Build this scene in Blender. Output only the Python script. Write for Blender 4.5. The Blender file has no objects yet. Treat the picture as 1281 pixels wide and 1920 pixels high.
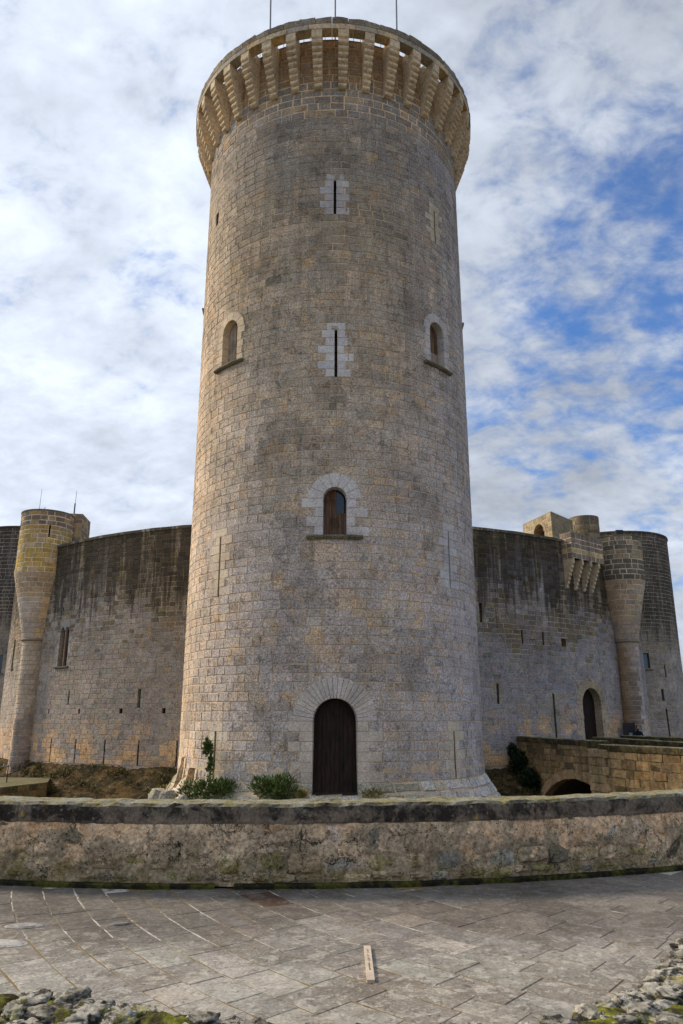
import bpy, math, random
from mathutils import Vector, noise, Matrix
R_ = math.radians
sc = bpy.context.scene
col = sc.collection

# ------------------------------------------------------------------ camera
EYE = 1.65
PITCH = 15.376
cam = bpy.data.cameras.new("camera")
cam.sensor_fit = 'VERTICAL'; cam.sensor_height = 36.0; cam.lens = 26.25
cam.clip_start = 0.1; cam.clip_end = 3000
camo = bpy.data.objects.new("camera", cam); col.objects.link(camo)
camo.location = (0, 0, EYE); camo.rotation_euler = (R_(90 + PITCH), 0, 0)
sc.camera = camo

# ------------------------------------------------------------------ light
SUN_AZ, SUN_EL = -66.0, 30.0            # azimuth from +Y (negative: to the left), elevation
sv = Vector((math.sin(R_(SUN_AZ)) * math.cos(R_(SUN_EL)), math.cos(R_(SUN_AZ)) * math.cos(R_(SUN_EL)), math.sin(R_(SUN_EL))))
sl = bpy.data.lights.new("sun", 'SUN'); sl.energy = 3.6; sl.angle = R_(11); sl.color = (1.0, 0.83, 0.62)
slo = bpy.data.objects.new("sun", sl); col.objects.link(slo)
slo.rotation_euler = (-sv).to_track_quat('-Z', 'Y').to_euler()

world = bpy.data.worlds.new("World"); sc.world = world; world.use_nodes = True
def build_world():
    nt = world.node_tree; N = nt.nodes; L = nt.links
    for n in list(N): N.remove(n)
    def nd(t, **k):
        n = N.new(t)
        for a, b in k.items(): setattr(n, a, b)
        return n
    def mth(op, a, b=None, c=None, clamp=False):
        n = nd('ShaderNodeMath', operation=op, use_clamp=clamp)
        for i, x in enumerate((a, b, c)):
            if x is None: continue
            if isinstance(x, (int, float)): n.inputs[i].default_value = x
            else: L.new(x, n.inputs[i])
        return n.outputs[0]
    out = nd('ShaderNodeOutputWorld'); bg = nd('ShaderNodeBackground'); bg.inputs[1].default_value = 0.11
    L.new(bg.outputs[0], out.inputs[0])
    sky = nd('ShaderNodeTexSky', sky_type='NISHITA', sun_disc=False)
    sky.sun_elevation = R_(SUN_EL); sky.sun_rotation = R_(SUN_AZ); sky.air_density = 1.0; sky.dust_density = 0.4; sky.ozone_density = 3.0
    tc = nd('ShaderNodeTexCoord'); sep = nd('ShaderNodeSeparateXYZ'); L.new(tc.outputs['Generated'], sep.inputs[0])
    zz = mth('MAXIMUM', sep.outputs[2], 0.0)
    den = mth('ADD', zz, 0.42)
    px = mth('DIVIDE', sep.outputs[0], den); py = mth('DIVIDE', sep.outputs[1], den)
    cb = nd('ShaderNodeCombineXYZ'); L.new(px, cb.inputs[0]); L.new(py, cb.inputs[1]); cb.inputs[2].default_value = 3.7
    def nz(scale, detail, rough, dist=0.0, offs=(0, 0, 0), sx=1, sy=1, rot=0):
        mp = nd('ShaderNodeMapping'); L.new(cb.outputs[0], mp.inputs[0]); mp.inputs['Location'].default_value = offs
        mp.inputs['Scale'].default_value = (sx, sy, 1); mp.inputs['Rotation'].default_value = (0, 0, rot)
        n = nd('ShaderNodeTexNoise'); L.new(mp.outputs[0], n.inputs[0])
        n.inputs['Scale'].default_value = scale; n.inputs['Detail'].default_value = detail
        n.inputs['Roughness'].default_value = rough; n.inputs['Distortion'].default_value = dist
        return n.outputs[0]
    big = nz(1.5, 4, .5, .3, (4.1, 1.3, 0))
    mid = nz(4.6, 6, .58, .15, (1.7, 8.2, 0), 1.0, 1.35, R_(35))
    fine = nz(15, 5, .60, .2, (0, 2.2, 0), 1.0, 1.25, R_(40))
    # the break in the cloud lies to the right (a real opening with a direction of its own)
    gap = Vector((0.40, 0.86, 0.54)).normalized()
    dp = nd('ShaderNodeVectorMath', operation='DOT_PRODUCT'); L.new(tc.outputs['Generated'], dp.inputs[0]); dp.inputs[1].default_value = gap
    g = mth('POWER', mth('MAXIMUM', dp.outputs['Value'], 0.0), 55.0)
    side = mth('MULTIPLY', mth('MAXIMUM', sep.outputs[0], -0.25), 0.15)
    field = mth('ADD', mth('ADD', mth('MULTIPLY', big, .30), mth('MULTIPLY', mid, .55)), mth('MULTIPLY', fine, .72))
    field = mth('SUBTRACT', field, mth('ADD', mth('MULTIPLY', g, .24), side))
    low = mth('MULTIPLY', mth('SUBTRACT', 0.30, zz, clamp=True), 0.5)
    field = mth('ADD', field, low)
    mr = nd('ShaderNodeMapRange', interpolation_type='SMOOTHSTEP'); L.new(field, mr.inputs[0])
    mr.inputs[1].default_value = 0.42; mr.inputs[2].default_value = 0.78
    cov = mth('MULTIPLY', mth('ADD', mth('MULTIPLY', mr.outputs[0], .84), .14), 1.0)
    # cloud radiance: thick parts greyer, thin parts white, brighter round the hidden sun
    shade = nz(2.6, 5, .55, .4, (7.3, 3.1, 0), 1, 1.5, R_(20))
    sd = nd('ShaderNodeVectorMath', operation='DOT_PRODUCT'); L.new(tc.outputs['Generated'], sd.inputs[0]); sd.inputs[1].default_value = sv
    glow = mth('POWER', mth('MAXIMUM', sd.outputs['Value'], 0.0), 2.6)
    lum = mth('ADD', mth('MULTIPLY', mth('SUBTRACT', shade, .5), 6.5), mth('ADD', 4.25, mth('MULTIPLY', glow, 4.2)))
    lum = mth('MULTIPLY', lum, mth('ADD', .66, mth('MULTIPLY', fine, .68)))
    cc = nd('ShaderNodeCombineColor')
    L.new(mth('MULTIPLY', lum, .90), cc.inputs[0]); L.new(mth('MULTIPLY', lum, .985), cc.inputs[1]); L.new(mth('MULTIPLY', lum, 1.13), cc.inputs[2])
    # nudge the clear sky to the photo's deep blue
    tint = nd('ShaderNodeMix', data_type='RGBA', blend_type='MULTIPLY'); tint.inputs[0].default_value = 1.0
    L.new(sky.outputs[0], tint.inputs[6]); tint.inputs[7].default_value = (0.34, 0.80, 1.28, 1)
    mx = nd('ShaderNodeMix', data_type='RGBA'); L.new(cov, mx.inputs[0]); L.new(tint.outputs[2], mx.inputs[6]); L.new(cc.outputs[0], mx.inputs[7])
    L.new(mx.outputs[2], bg.inputs[0])
build_world()
sc.view_settings.view_transform = 'Standard'; sc.view_settings.look = 'None'
sc.view_settings.exposure = 0.38; sc.view_settings.gamma = 1.0
sc.view_settings.use_curve_mapping = False

# ------------------------------------------------------------------ helpers
def project(p):                                # photo pixels (1281 x 1920), only used to rank stones by size in view
    c, s = math.cos(R_(PITCH)), math.sin(R_(PITCH))
    x, y, z = p[0], p[1], p[2] - EYE
    F = y * c + z * s
    if F < .1: return None
    return 640.5 + 1400 * x / F, 960 - 1400 * (-y * s + z * c) / F

def tag(o, label=None, cat=None, group=None, kind=None):
    if label: o['label'] = label
    if cat: o['category'] = cat
    if group: o['group'] = group
    if kind: o['kind'] = kind
    return o
def empty(name, loc, label, cat, group=None):
    o = bpy.data.objects.new(name, None); col.objects.link(o); o.location = loc; o.empty_display_size = .3
    return tag(o, label, cat, group)

class MB:
    def __init__(s): s.v = []; s.f = []; s.c = []
    def add(s, v, f, c=(1, 1, 1)):
        n = len(s.v); s.v += v; s.f += [tuple(i + n for i in q) for q in f]
        if c and isinstance(c[0], (tuple, list)): s.c += list(c)
        else: s.c += [c] * len(v)
    def build(s, name, mat, parent=None, smooth=False, kind=None):
        m = bpy.data.meshes.new(name); m.from_pydata([tuple(p) for p in s.v], [], s.f)
        a = m.attributes.new('tint', 'FLOAT_COLOR', 'POINT')
        flat = []
        for c in s.c: flat += [c[0], c[1], c[2], 1.0]
        a.data.foreach_set('color', flat)
        if smooth: m.polygons.foreach_set('use_smooth', [True] * len(m.polygons))
        m.materials.append(mat)
        return link(name, m, parent, kind)
def link(name, mesh, parent=None, kind=None):
    o = bpy.data.objects.new(name, mesh); col.objects.link(o)
    if parent is not None:
        o.parent = parent
        if parent.type == 'EMPTY' or parent.parent is not None or True:
            o.matrix_parent_inverse = world_of(parent).inverted()
    if kind: o['kind'] = kind
    return o
def world_of(o):
    m = Matrix.Translation(o.location) @ o.rotation_euler.to_matrix().to_4x4()
    if o.parent is None: return m
    return world_of(o.parent) @ o.matrix_parent_inverse @ m

# surfaces: f(u, z, d) -> world point; u to the right seen from outside, d outward
def cyl(cx, cy, Rf, a0=0.0):                   # a0 = angle of u = 0, from the -Y direction
    def f(u, z, d=0.0):
        r0 = Rf(z); rr = cyl_ref
        a = a0 + u / rr
        return (cx + (r0 + d) * math.sin(a), cy - (r0 + d) * math.cos(a), z)
    cyl_ref = Rf(1e9)
    f.ref = cyl_ref
    return f
def plane(p, q):                               # p -> q left to right seen from outside
    dx, dy = q[0] - p[0], q[1] - p[1]; L = math.hypot(dx, dy); dx /= L; dy /= L
    def f(u, z, d=0.0): return (p[0] + dx * u + dy * d, p[1] + dy * u - dx * d, z)
    f.L = L
    return f
def prism(surf, pts, proud, depth, bev, rng=None, jit=0.0, back=False):
    n = len(pts); cx = sum(p[0] for p in pts) / n; cz = sum(p[1] for p in pts) / n
    ins = []
    for (u, z) in pts:
        du, dz = cx - u, cz - z
        k = min(.45, bev * 1.2 / max(1e-4, min(abs(du) if abs(du) > 1e-3 else 9, abs(dz) if abs(dz) > 1e-3 else 9)))
        if n == 4: ins.append((u + math.copysign(min(bev, abs(du) * .45), du), z + math.copysign(min(bev, abs(dz) * .45), dz)))
        else:
            l = math.hypot(du, dz) or 1; b = min(bev * 1.3, l * .4); ins.append((u + du / l * b, z + dz / l * b))
    v = [surf(u, z, -depth) for u, z in pts] + [surf(u, z, proud - bev * .8) for u, z in pts] + \
        [surf(u, z, proud + (rng.uniform(-jit, jit) if rng else 0)) for u, z in ins]
    f = []
    for i in range(n):
        j = (i + 1) % n
        f.append((i, j, n + j, n + i)); f.append((n + i, n + j, 2 * n + j, 2 * n + i))
    f.append(tuple(range(2 * n, 3 * n)))
    if back: f.append(tuple(reversed(range(n))))
    return v, f

def bent(surf, u0, u1, z0, z1, proud, depth, bev, cols, rng, jit):
    V = []; F = []
    for i in range(cols + 1):
        t = i / cols; u = u0 + (u1 - u0) * t; ui = u0 + bev + (u1 - u0 - 2 * bev) * t
        V += [surf(u, z0, -depth), surf(u, z0, proud - bev * .8), surf(ui, z0 + bev, proud + rng.uniform(-jit, jit) * .4), surf(ui, z1 - bev, proud + rng.uniform(-jit, jit) * .4), surf(u, z1, proud - bev * .8), surf(u, z1, -depth)]
    n = 6
    F += [(0, 1, 4, 5), (1, 2, 3, 4)]; q = cols * n; F += [(q, q + 5, q + 4, q + 1), (q + 1, q + 4, q + 3, q + 2)]
    for i in range(cols):
        a, b = i * n, (i + 1) * n
        F += [(a, b, b + 1, a + 1), (a + 1, b + 1, b + 2, a + 2), (a + 3, b + 3, b + 4, a + 4), (a + 4, b + 4, b + 5, a + 5)]
    mid = cols // 2
    for i in [k for k in range(cols) if k != mid] + [mid]: a, b = i * n, (i + 1) * n; F.append((a + 2, b + 2, b + 3, a + 3))
    return V, F
def vary(c, rng, k=.1, hue=.04):
    m = 1 + rng.uniform(-k, k)
    return (c[0] * m * (1 + rng.uniform(-hue, hue)), c[1] * m, c[2] * m * (1 + rng.uniform(-hue, hue)))
def mixc(a, b, t):
    t = max(0, min(1, t)); return tuple(a[i] * (1 - t) + b[i] * t for i in range(3))
def sstep(a, b, x):
    t = max(0, min(1, (x - a) / (b - a))); return t * t * (3 - 2 * t)
def fbm(p, s=1.0, o=4): return noise.fractal(Vector(p) * s, 0.8, 2.1, o, noise_basis='PERLIN_ORIGINAL')

def score_of(v, f, hide=None):
    q = [project(p) for p in v]
    face = f[-1]
    P = [q[i] for i in face]
    if any(p is None for p in P): return 0
    A = 0
    for i in range(len(P)):
        a, b = P[i], P[(i + 1) % len(P)]; A += a[0] * b[1] - b[0] * a[1]
    A = -A / 2                                  # outward faces come out positive
    x = sum(p[0] for p in P) / len(P); y = sum(p[1] for p in P) / len(P)
    if A <= 1 or x < -5 or x > 1286 or y < -5 or y > 1925: return 0
    if hide and hide(x, y): return 0
    return A
def emit(stones, name, mat, parent, limit=300, hide=None, stuff_name='masonry', minpx=25):
    rec = [(score_of(v, f, hide), i) for i, (v, f, c) in enumerate(stones)]
    rec.sort(key=lambda t: -t[0]); keep = set(i for s_, i in rec[:limit] if s_ > minpx)
    rest = MB()
    for i, (v, f, c) in enumerate(stones):
        if i in keep:
            m = MB(); m.add(v, f, c); m.build(name, mat, parent)
        else: rest.add(v, f, c)
    if rest.v: rest.build(stuff_name, mat, parent, kind='stuff')
    return len(keep)

def excl(o, z0, z1):
    """half width that opening o blocks on the course z0..z1 (None: nothing)"""
    if z1 <= o['z0'] + .05 or z0 >= o['z1'] - .03: return None
    if o['kind'] == 'arch':
        zs = o['z1'] - o['w'] / 2; rm = o['w'] / 2 + o['ring'] * .55
        if z0 < zs: return rm if z1 > zs else o['w'] / 2 + o.get('jamb', .3) * .5
        dz = z0 - zs
        return math.sqrt(rm * rm - dz * dz) if dz < rm else None
    return o['w'] / 2 + o.get('jamb', 0) * .5
def excl_core(o, z0, z1):
    zm = (z0 + z1) / 2
    if zm < o['z0'] or zm > o['z1'] + (.04 if o['kind'] == 'arch' else 0): return None
    if o['kind'] == 'arch':
        r = o['w'] / 2 + .05; zs = o['z1'] - o['w'] / 2
        if zm <= zs: return r
        dz = zm - zs
        return math.sqrt(max(0, r * r - dz * dz)) if dz < r else None
    return o['w'] / 2 + .004
def free(u0, u1, blocks):
    iv = [(u0, u1)]
    for a, b in blocks:
        nv = []
        for s, e in iv:
            if b <= s or a >= e: nv.append((s, e)); continue
            if a - s > .02: nv.append((s, a))
            if e - b > .02: nv.append((b, e))
        iv = nv
    return iv
def courses(z0, z1, h, rng, v=.12):
    zs = [z0]
    while zs[-1] < z1 - h * .6: zs.append(zs[-1] + h * (1 + rng.uniform(-v, v)))
    k = (z1 - z0) / (zs[-1] - z0)
    return [z0 + (z - z0) * k for z in zs]
def lay(surf, u0, u1, zs, Lm, rng, tint, openings=(), joint=.02, proud=0.0, depth=.08, bev=.012, jit=.006, rough=.008):
    """stones of a wall, with the openings left out"""
    out = []
    for k in range(len(zs) - 1):
        a, b = zs[k], zs[k + 1]
        bl = []
        for o in openings:
            e = excl(o, a, b)
            if e is not None and e > 0: bl.append((o['u'] - e, o['u'] + e))
        for s, e in free(u0, u1, bl):
            u = s; n = max(1, round((e - s) / Lm + rng.uniform(-.3, .3)))
            ed = [s] + [s + (e - s) * (i + rng.uniform(-.27, .27)) / n for i in range(1, n)] + [e]
            for i in range(n):
                c, d = ed[i], ed[i + 1]
                jj = joint(c, a) if callable(joint) else joint
                g = [jj * rng.uniform(.25, .85) for _ in range(4)]
                if d - c < g[0] + g[2] + .03: continue
                w = lambda: rng.uniform(-rough, rough)
                pts = [(c + g[0] + w(), a + g[1] + w()), (d - g[2] + w(), a + g[1] + w()), (d - g[2] + w(), b - g[3] + w()), (c + g[0] + w(), b - g[3] + w())]
                if getattr(surf, 'ref', 99) < 3: v, f = bent(surf, pts[0][0], pts[1][0], pts[0][1], pts[2][1], proud + rng.uniform(-.6, 1) * jit, depth, bev, 4, rng, jit)
                else: v, f = prism(surf, pts, proud + rng.uniform(-.6, 1) * jit, depth, bev, rng, jit * .5)
                out.append((v, f, tint((c + d) / 2, (a + b) / 2, rng)))
    return out
def core(surf, u0, u1, z0, z1, openings, tint, d=-.014, du=.5, dz=.1, mb=None):
    mb = mb or MB()
    nz = max(1, int(round((z1 - z0) / dz))); 
    z = z0; rows = []
    for k in range(nz): rows.append((z0 + (z1 - z0) * k / nz, z0 + (z1 - z0) * (k + 1) / nz))
    # merge rows that no opening touches
    mer = []; 
    for a, b in rows:
        bl = tuple((round(o['u'] - e, 4), round(o['u'] + e, 4)) for o in openings for e in [excl_core(o, a, b)] if e)
        if mer and mer[-1][2] == bl and b - mer[-1][0] < .62: mer[-1] = (mer[-1][0], b, bl)
        else: mer.append((a, b, bl))
    for a, b, bl in mer:
        for s, e in free(u0, u1, bl):
            n = max(1, int(math.ceil((e - s) / du)))
            for i in range(n):
                p, q = s + (e - s) * i / n, s + (e - s) * (i + 1) / n
                mb.add([surf(p, a, d), surf(q, a, d), surf(q, b, d), surf(p, b, d)], [(0, 1, 2, 3)],
                       [tint(p, a), tint(q, a), tint(q, b), tint(p, b)])
    return mb
def box_in(surf, u, w, z0, z1, d0, d1, c, mb=None, grow=0.0):
    """the sides and the back of a recess"""
    mb = mb or MB(); a, b = u - w / 2, u + w / 2; A, B = a - grow, b + grow
    F = [surf(a, z0, d0), surf(b, z0, d0), surf(b, z1, d0), surf(a, z1, d0)]
    K = [surf(A, z0, -d1), surf(B, z0, -d1), surf(B, z1, -d1), surf(A, z1, -d1)]
    mb.add(F + K, [(0, 1, 5, 4), (1, 2, 6, 5), (2, 3, 7, 6), (3, 0, 4, 7), (4, 5, 6, 7)], c)
    return mb
def box(mb, x0, x1, y0, y1, z0, z1, c=(1, 1, 1)):
    mb.add([(x0, y0, z0), (x1, y0, z0), (x1, y1, z0), (x0, y1, z0), (x0, y0, z1), (x1, y0, z1), (x1, y1, z1), (x0, y1, z1)],
           [(0, 3, 2, 1), (4, 5, 6, 7), (0, 1, 5, 4), (1, 2, 6, 5), (2, 3, 7, 6), (3, 0, 4, 7)], c)
def tube(mb, path, r, n=8, c=(1, 1, 1), r1=None):
    P = [Vector(p) for p in path]; v = []; f = []
    for i, p in enumerate(P):
        t = (P[min(i + 1, len(P) - 1)] - P[max(i - 1, 0)]).normalized()
        up = Vector((0, 0, 1)) if abs(t.z) < .9 else Vector((1, 0, 0))
        a = t.cross(up).normalized(); b = t.cross(a)
        rr = r if r1 is None else r + (r1 - r) * i / (len(P) - 1)
        v += [tuple(p + (a * math.cos(2 * math.pi * k / n) + b * math.sin(2 * math.pi * k / n)) * rr) for k in range(n)]
    for i in range(len(P) - 1):
        for k in range(n):
            f.append((i * n + k, i * n + (k + 1) % n, (i + 1) * n + (k + 1) % n, (i + 1) * n + k))
    f.append(tuple(range(n))); f.append(tuple(reversed(range((len(P) - 1) * n, len(P) * n))))
    mb.add(v, f, c)

# ------------------------------------------------------------------ materials
class NT:
    def __init__(s, name):
        s.m = bpy.data.materials.new(name); s.m.use_nodes = True; s.t = s.m.node_tree
        for n in list(s.t.nodes): s.t.nodes.remove(n)
        s.out = s.t.nodes.new('ShaderNodeOutputMaterial'); s.b = s.t.nodes.new('ShaderNodeBsdfPrincipled')
        s.t.links.new(s.b.outputs[0], s.out.inputs[0])
        s.geo = s.t.nodes.new('ShaderNodeNewGeometry'); s.pos = s.geo.outputs['Position']
        s.sep = s.t.nodes.new('ShaderNodeSeparateXYZ'); s.L(s.pos, s.sep.inputs[0])
    def L(s, a, b): s.t.links.new(a, b)
    def put(s, sock, x):
        if x is None: return
        if isinstance(x, (int, float)): sock.default_value = x
        elif isinstance(x, tuple): sock.default_value = x if len(x) == 4 or len(sock.default_value) == 3 else (*x, 1)
        else: s.L(x, sock)
    def math(s, op, a, b=None, c=None, clamp=False):
        n = s.t.nodes.new('ShaderNodeMath'); n.operation = op; n.use_clamp = clamp
        for i, x in enumerate((a, b, c)): s.put(n.inputs[i], x)
        return n.outputs[0]
    def map(s, scale, loc=(0, 0, 0)):
        n = s.t.nodes.new('ShaderNodeMapping'); s.L(s.pos, n.inputs[0]); n.inputs['Scale'].default_value = scale; n.inputs['Location'].default_value = loc
        return n.outputs[0]
    def noise(s, scale, detail=5, rough=.6, dist=0., vec=None, loc=None):
        n = s.t.nodes.new('ShaderNodeTexNoise'); s.L(vec or (s.map((1, 1, 1), loc) if loc else s.pos), n.inputs[0])
        n.inputs['Scale'].default_value = scale; n.inputs['Detail'].default_value = detail
        n.inputs['Roughness'].default_value = rough; n.inputs['Distortion'].default_value = dist
        return n.outputs[0]
    def voro(s, scale, feature='F1', vec=None, rand=1.0):
        n = s.t.nodes.new('ShaderNodeTexVoronoi'); s.L(vec or s.pos, n.inputs[0]); n.feature = feature
        n.inputs['Scale'].default_value = scale; n.inputs['Randomness'].default_value = rand
        return n
    def rng(s, x, a, b, c=0., d=1., smooth=True):
        n = s.t.nodes.new('ShaderNodeMapRange'); s.put(n.inputs[0], x)
        if smooth: n.interpolation_type = 'SMOOTHSTEP'
        for i, q in enumerate((a, b, c, d)): s.put(n.inputs[i + 1], q)
        return n.outputs[0]
    def mix(s, f, a, b, mode='MIX'):
        n = s.t.nodes.new('ShaderNodeMix'); n.data_type = 'RGBA'; n.blend_type = mode
        s.put(n.inputs[0], f); s.put(n.inputs[6], a); s.put(n.inputs[7], b)
        return n.outputs[2]
    def scale(s, c, k):
        n = s.t.nodes.new('ShaderNodeVectorMath'); n.operation = 'SCALE'; s.L(c, n.inputs[0]); s.put(n.inputs['Scale'], k)
        return n.outputs[0]
    def tint(s):
        n = s.t.nodes.new('ShaderNodeAttribute'); n.attribute_name = 'tint'; return n.outputs['Color']
    def bump(s, h, strength=.5, dist=.02):
        n = s.t.nodes.new('ShaderNodeBump'); n.inputs['Strength'].default_value = strength; n.inputs['Distance'].default_value = dist
        s.L(h, n.inputs['Height']); s.L(n.outputs[0], s.b.inputs['Normal'])
    def done(s, color, rough=.9, spec=.15):
        s.put(s.b.inputs['Base Color'], color); s.put(s.b.inputs['Roughness'], rough); s.b.inputs['Specular IOR Level'].default_value = spec
        return s.m

def stone_material(name, mottle=.30, pits=.5, dark=.25, pale=.2, ochre=.25, streak=0.0, sz0=0, sz1=1, bstr=.6, grain=9.0, streak_col=(.045, .04, .038), bottom=0.0):
    t = NT(name); c = t.tint()
    n1 = t.noise(.7, 5, .6, .3); n2 = t.noise(grain, 9, .72, .2); n3 = t.noise(3.0, 6, .65, .6, loc=(5, 2, 8)); n4 = t.noise(1.6, 7, .68, .8, loc=(31, 2, 8))
    k = t.math('MULTIPLY', t.rng(n2, .28, .72, 1 - mottle * 1.25, 1 + mottle * 1.1), t.rng(n1, .3, .7, .84, 1.12))
    c = t.scale(c, k)
    # ochre and pale patches, dark crust
    c = t.mix(t.math('MULTIPLY', t.rng(n4, .54, .66), ochre), c, t.mix(1.0, c, (1.35, 1.02, .55), 'MULTIPLY'))
    c = t.mix(t.math('MULTIPLY', t.rng(n3, .56, .66), pale), c, (.50, .48, .45))
    n5 = t.noise(2.3, 9, .74, .5, loc=(3, 22, 1))
    c = t.mix(t.math('MULTIPLY', t.rng(n5, .53, .62), dark), c, (.06, .055, .045))
    h = n2
    if pits > 0:
        v = t.voro(grain * 1.9, vec=None); vn = t.noise(2.4, 4, .6, loc=(9, 9, 1))
        pm = t.math('MULTIPLY', t.rng(v.outputs['Distance'], .16, .36, 1, 0), t.rng(vn, .42, .6))
        c = t.mix(t.math('MULTIPLY', pm, pits), c, t.scale(c, .32))
        sp = t.voro(grain * 1.1, vec=t.map((1, 1, 1), (3, 5, 7)))
        sm = t.math('MULTIPLY', t.rng(sp.outputs['Distance'], .12, .26, 1, 0), t.rng(t.noise(1.3, 4, .6, loc=(1, 19, 1)), .5, .62))
        c = t.mix(t.math('MULTIPLY', sm, pale * .9), c, (.62, .60, .54))
        h = t.math('SUBTRACT', h, t.math('MULTIPLY', pm, .5))
    if streak > 0:
        st = t.noise(1.0, 7, .66, .15, vec=t.map((1.9, 1.9, .13)))
        st2 = t.noise(1.0, 6, .7, .3, vec=t.map((5.5, 5.5, .5), (4, 4, 4)))
        ht = t.rng(t.sep.outputs[2], sz0, sz1)
        f = t.math('ADD', t.math('MULTIPLY', st, .6), t.math('MULTIPLY', st2, .4))
        f = t.math('ADD', f, t.math('MULTIPLY', t.math('SUBTRACT', ht, .5), .30))
        c = t.mix(t.math('MULTIPLY', t.rng(f, .52, .64), streak), c, streak_col)
        lt = t.noise(1.0, 6, .66, .15, vec=t.map((2.1, 2.1, .08), (9, 1, 2)))
        c = t.mix(t.math('MULTIPLY', t.rng(lt, .56, .7), streak * .35), c, (.42, .40, .40))
    t.bump(h, bstr, .03)
    return t.done(c, .93, .1)

M = {}
M['donjon'] = stone_material('weathered_tower_stone', .56, .9, .45, .5, .5, .26, -12, 30, bstr=.8, grain=19, streak_col=(.10, .085, .065))
M['dressed'] = stone_material('dressed_stone', .30, .55, .12, .5, .15, 0, bstr=.5, grain=20)
M['crown'] = stone_material('crown_stone', .30, .45, .35, .1, .5, 0, bstr=.6)
M['wall'] = stone_material('curtain_wall_stone', .40, .5, .40, .15, .45, .76, 3.5, 10.8, bstr=.5, grain=13, streak_col=(.035, .03, .026))
M['turret'] = stone_material('turret_stone', .22, .25, .25, .1, .3, .35, 6.0, 15.0, bstr=.4, grain=7)
M['mortar'] = stone_material('lime_mortar', .22, .2, .15, .1, .3, 0, bstr=.4)
M['bridge'] = stone_material('bridge_stone', .34, .5, .5, .2, .6, .3, -3, 0.4, bstr=.6, grain=6)

def parapet_material(name, plaster):
    t = NT(name); c = t.tint()
    n2 = t.noise(26, 9, .72, .3); n1 = t.noise(2.2, 6, .62, .7); n3 = t.noise(7.0, 7, .68, .8, loc=(5, 2, 8))
    if plaster:
        pc = t.mix(t.rng(t.noise(1.4, 5, .6, .4, loc=(2, 3, 4)), .38, .62), (.70, .49, .31), (.57, .45, .31))
        pc = t.mix(t.math('MULTIPLY', t.rng(t.noise(3.5, 7, .65, .6, loc=(8, 3, 4)), .5, .68), .55), pc, (.42, .22, .085))
        pc = t.mix(t.math('MULTIPLY', t.rng(t.noise(1.0, 6, .66, .2, vec=t.map((7, 7, 1.4), (1, 1, 1))), .54, .68), .6), pc, (.42, .40, .40))
        cover = t.rng(t.math('ADD', t.noise(2.6, 9, .66, .9, loc=(12, 3, 4)), t.math('MULTIPLY', t.sep.outputs[2], .40)), .645, .665)
        c = t.mix(cover, c, pc)
        ck = t.voro(3.3, 'DISTANCE_TO_EDGE', vec=None); dn = t.noise(7, 6, .7, .5, loc=(2, 2, 2))
        vm = t.t.nodes.new('ShaderNodeVectorMath'); vm.operation = 'MULTIPLY_ADD'; t.L(t.pos, vm.inputs[0]); vm.inputs[1].default_value = (1, 1, 1.4)
        cbn = t.t.nodes.new('ShaderNodeCombineXYZ'); t.L(t.math('MULTIPLY', dn, .5), cbn.inputs[0]); t.L(t.math('MULTIPLY', t.noise(6, 6, .7, .5, loc=(12, 2, 2)), .5), cbn.inputs[2]); t.L(cbn.outputs[0], vm.inputs[2]); t.L(vm.outputs[0], ck.inputs[0])
        c = t.mix(t.math('MULTIPLY', t.rng(ck.outputs['Distance'], .006, .03, 1, 0), t.rng(t.noise(2.2, 4, .6, loc=(41, 2, 2)), .46, .54)), c, (.035, .028, .02))
        c = t.mix(t.math('MULTIPLY', t.rng(t.noise(1.0, 8, .7, .4, vec=t.map((5, 5, 2.0), (31, 1, 1))), .57, .66), .5), c, (.20, .155, .10))
        # algae towards the foot
        al = t.math('ADD', t.noise(5.5, 8, .7, .7, loc=(7, 7, 7)), t.math('MULTIPLY', t.sep.outputs[2], -.55))
        c = t.mix(t.math('MULTIPLY', t.rng(al, .34, .56), .75), c, (.19, .155, .05))
        c = t.mix(t.math('MULTIPLY', t.rng(t.noise(4.2, 9, .78, .6, loc=(17, 7, 7)), .58, .63), .85), c, (.045, .04, .03))
    c = t.scale(c, t.math('MULTIPLY', t.rng(n2, .28, .72, .5, 1.5), t.rng(n1, .3, .7, .72, 1.2)))
    v = t.voro(34); pm = t.math('MULTIPLY', t.rng(v.outputs['Distance'], .14, .34, 1, 0), t.rng(n3, .46, .6))
    c = t.mix(t.math('MULTIPLY', pm, .8), c, (.03, .026, .02))
    t.bump(t.math('SUBTRACT', t.math('ADD', n2, n3), t.math('MULTIPLY', pm, .6)), .75, .02)
    return t.done(c, .93, .1)
M['parapet'] = parapet_material('rendered_rubble', True)

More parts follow.
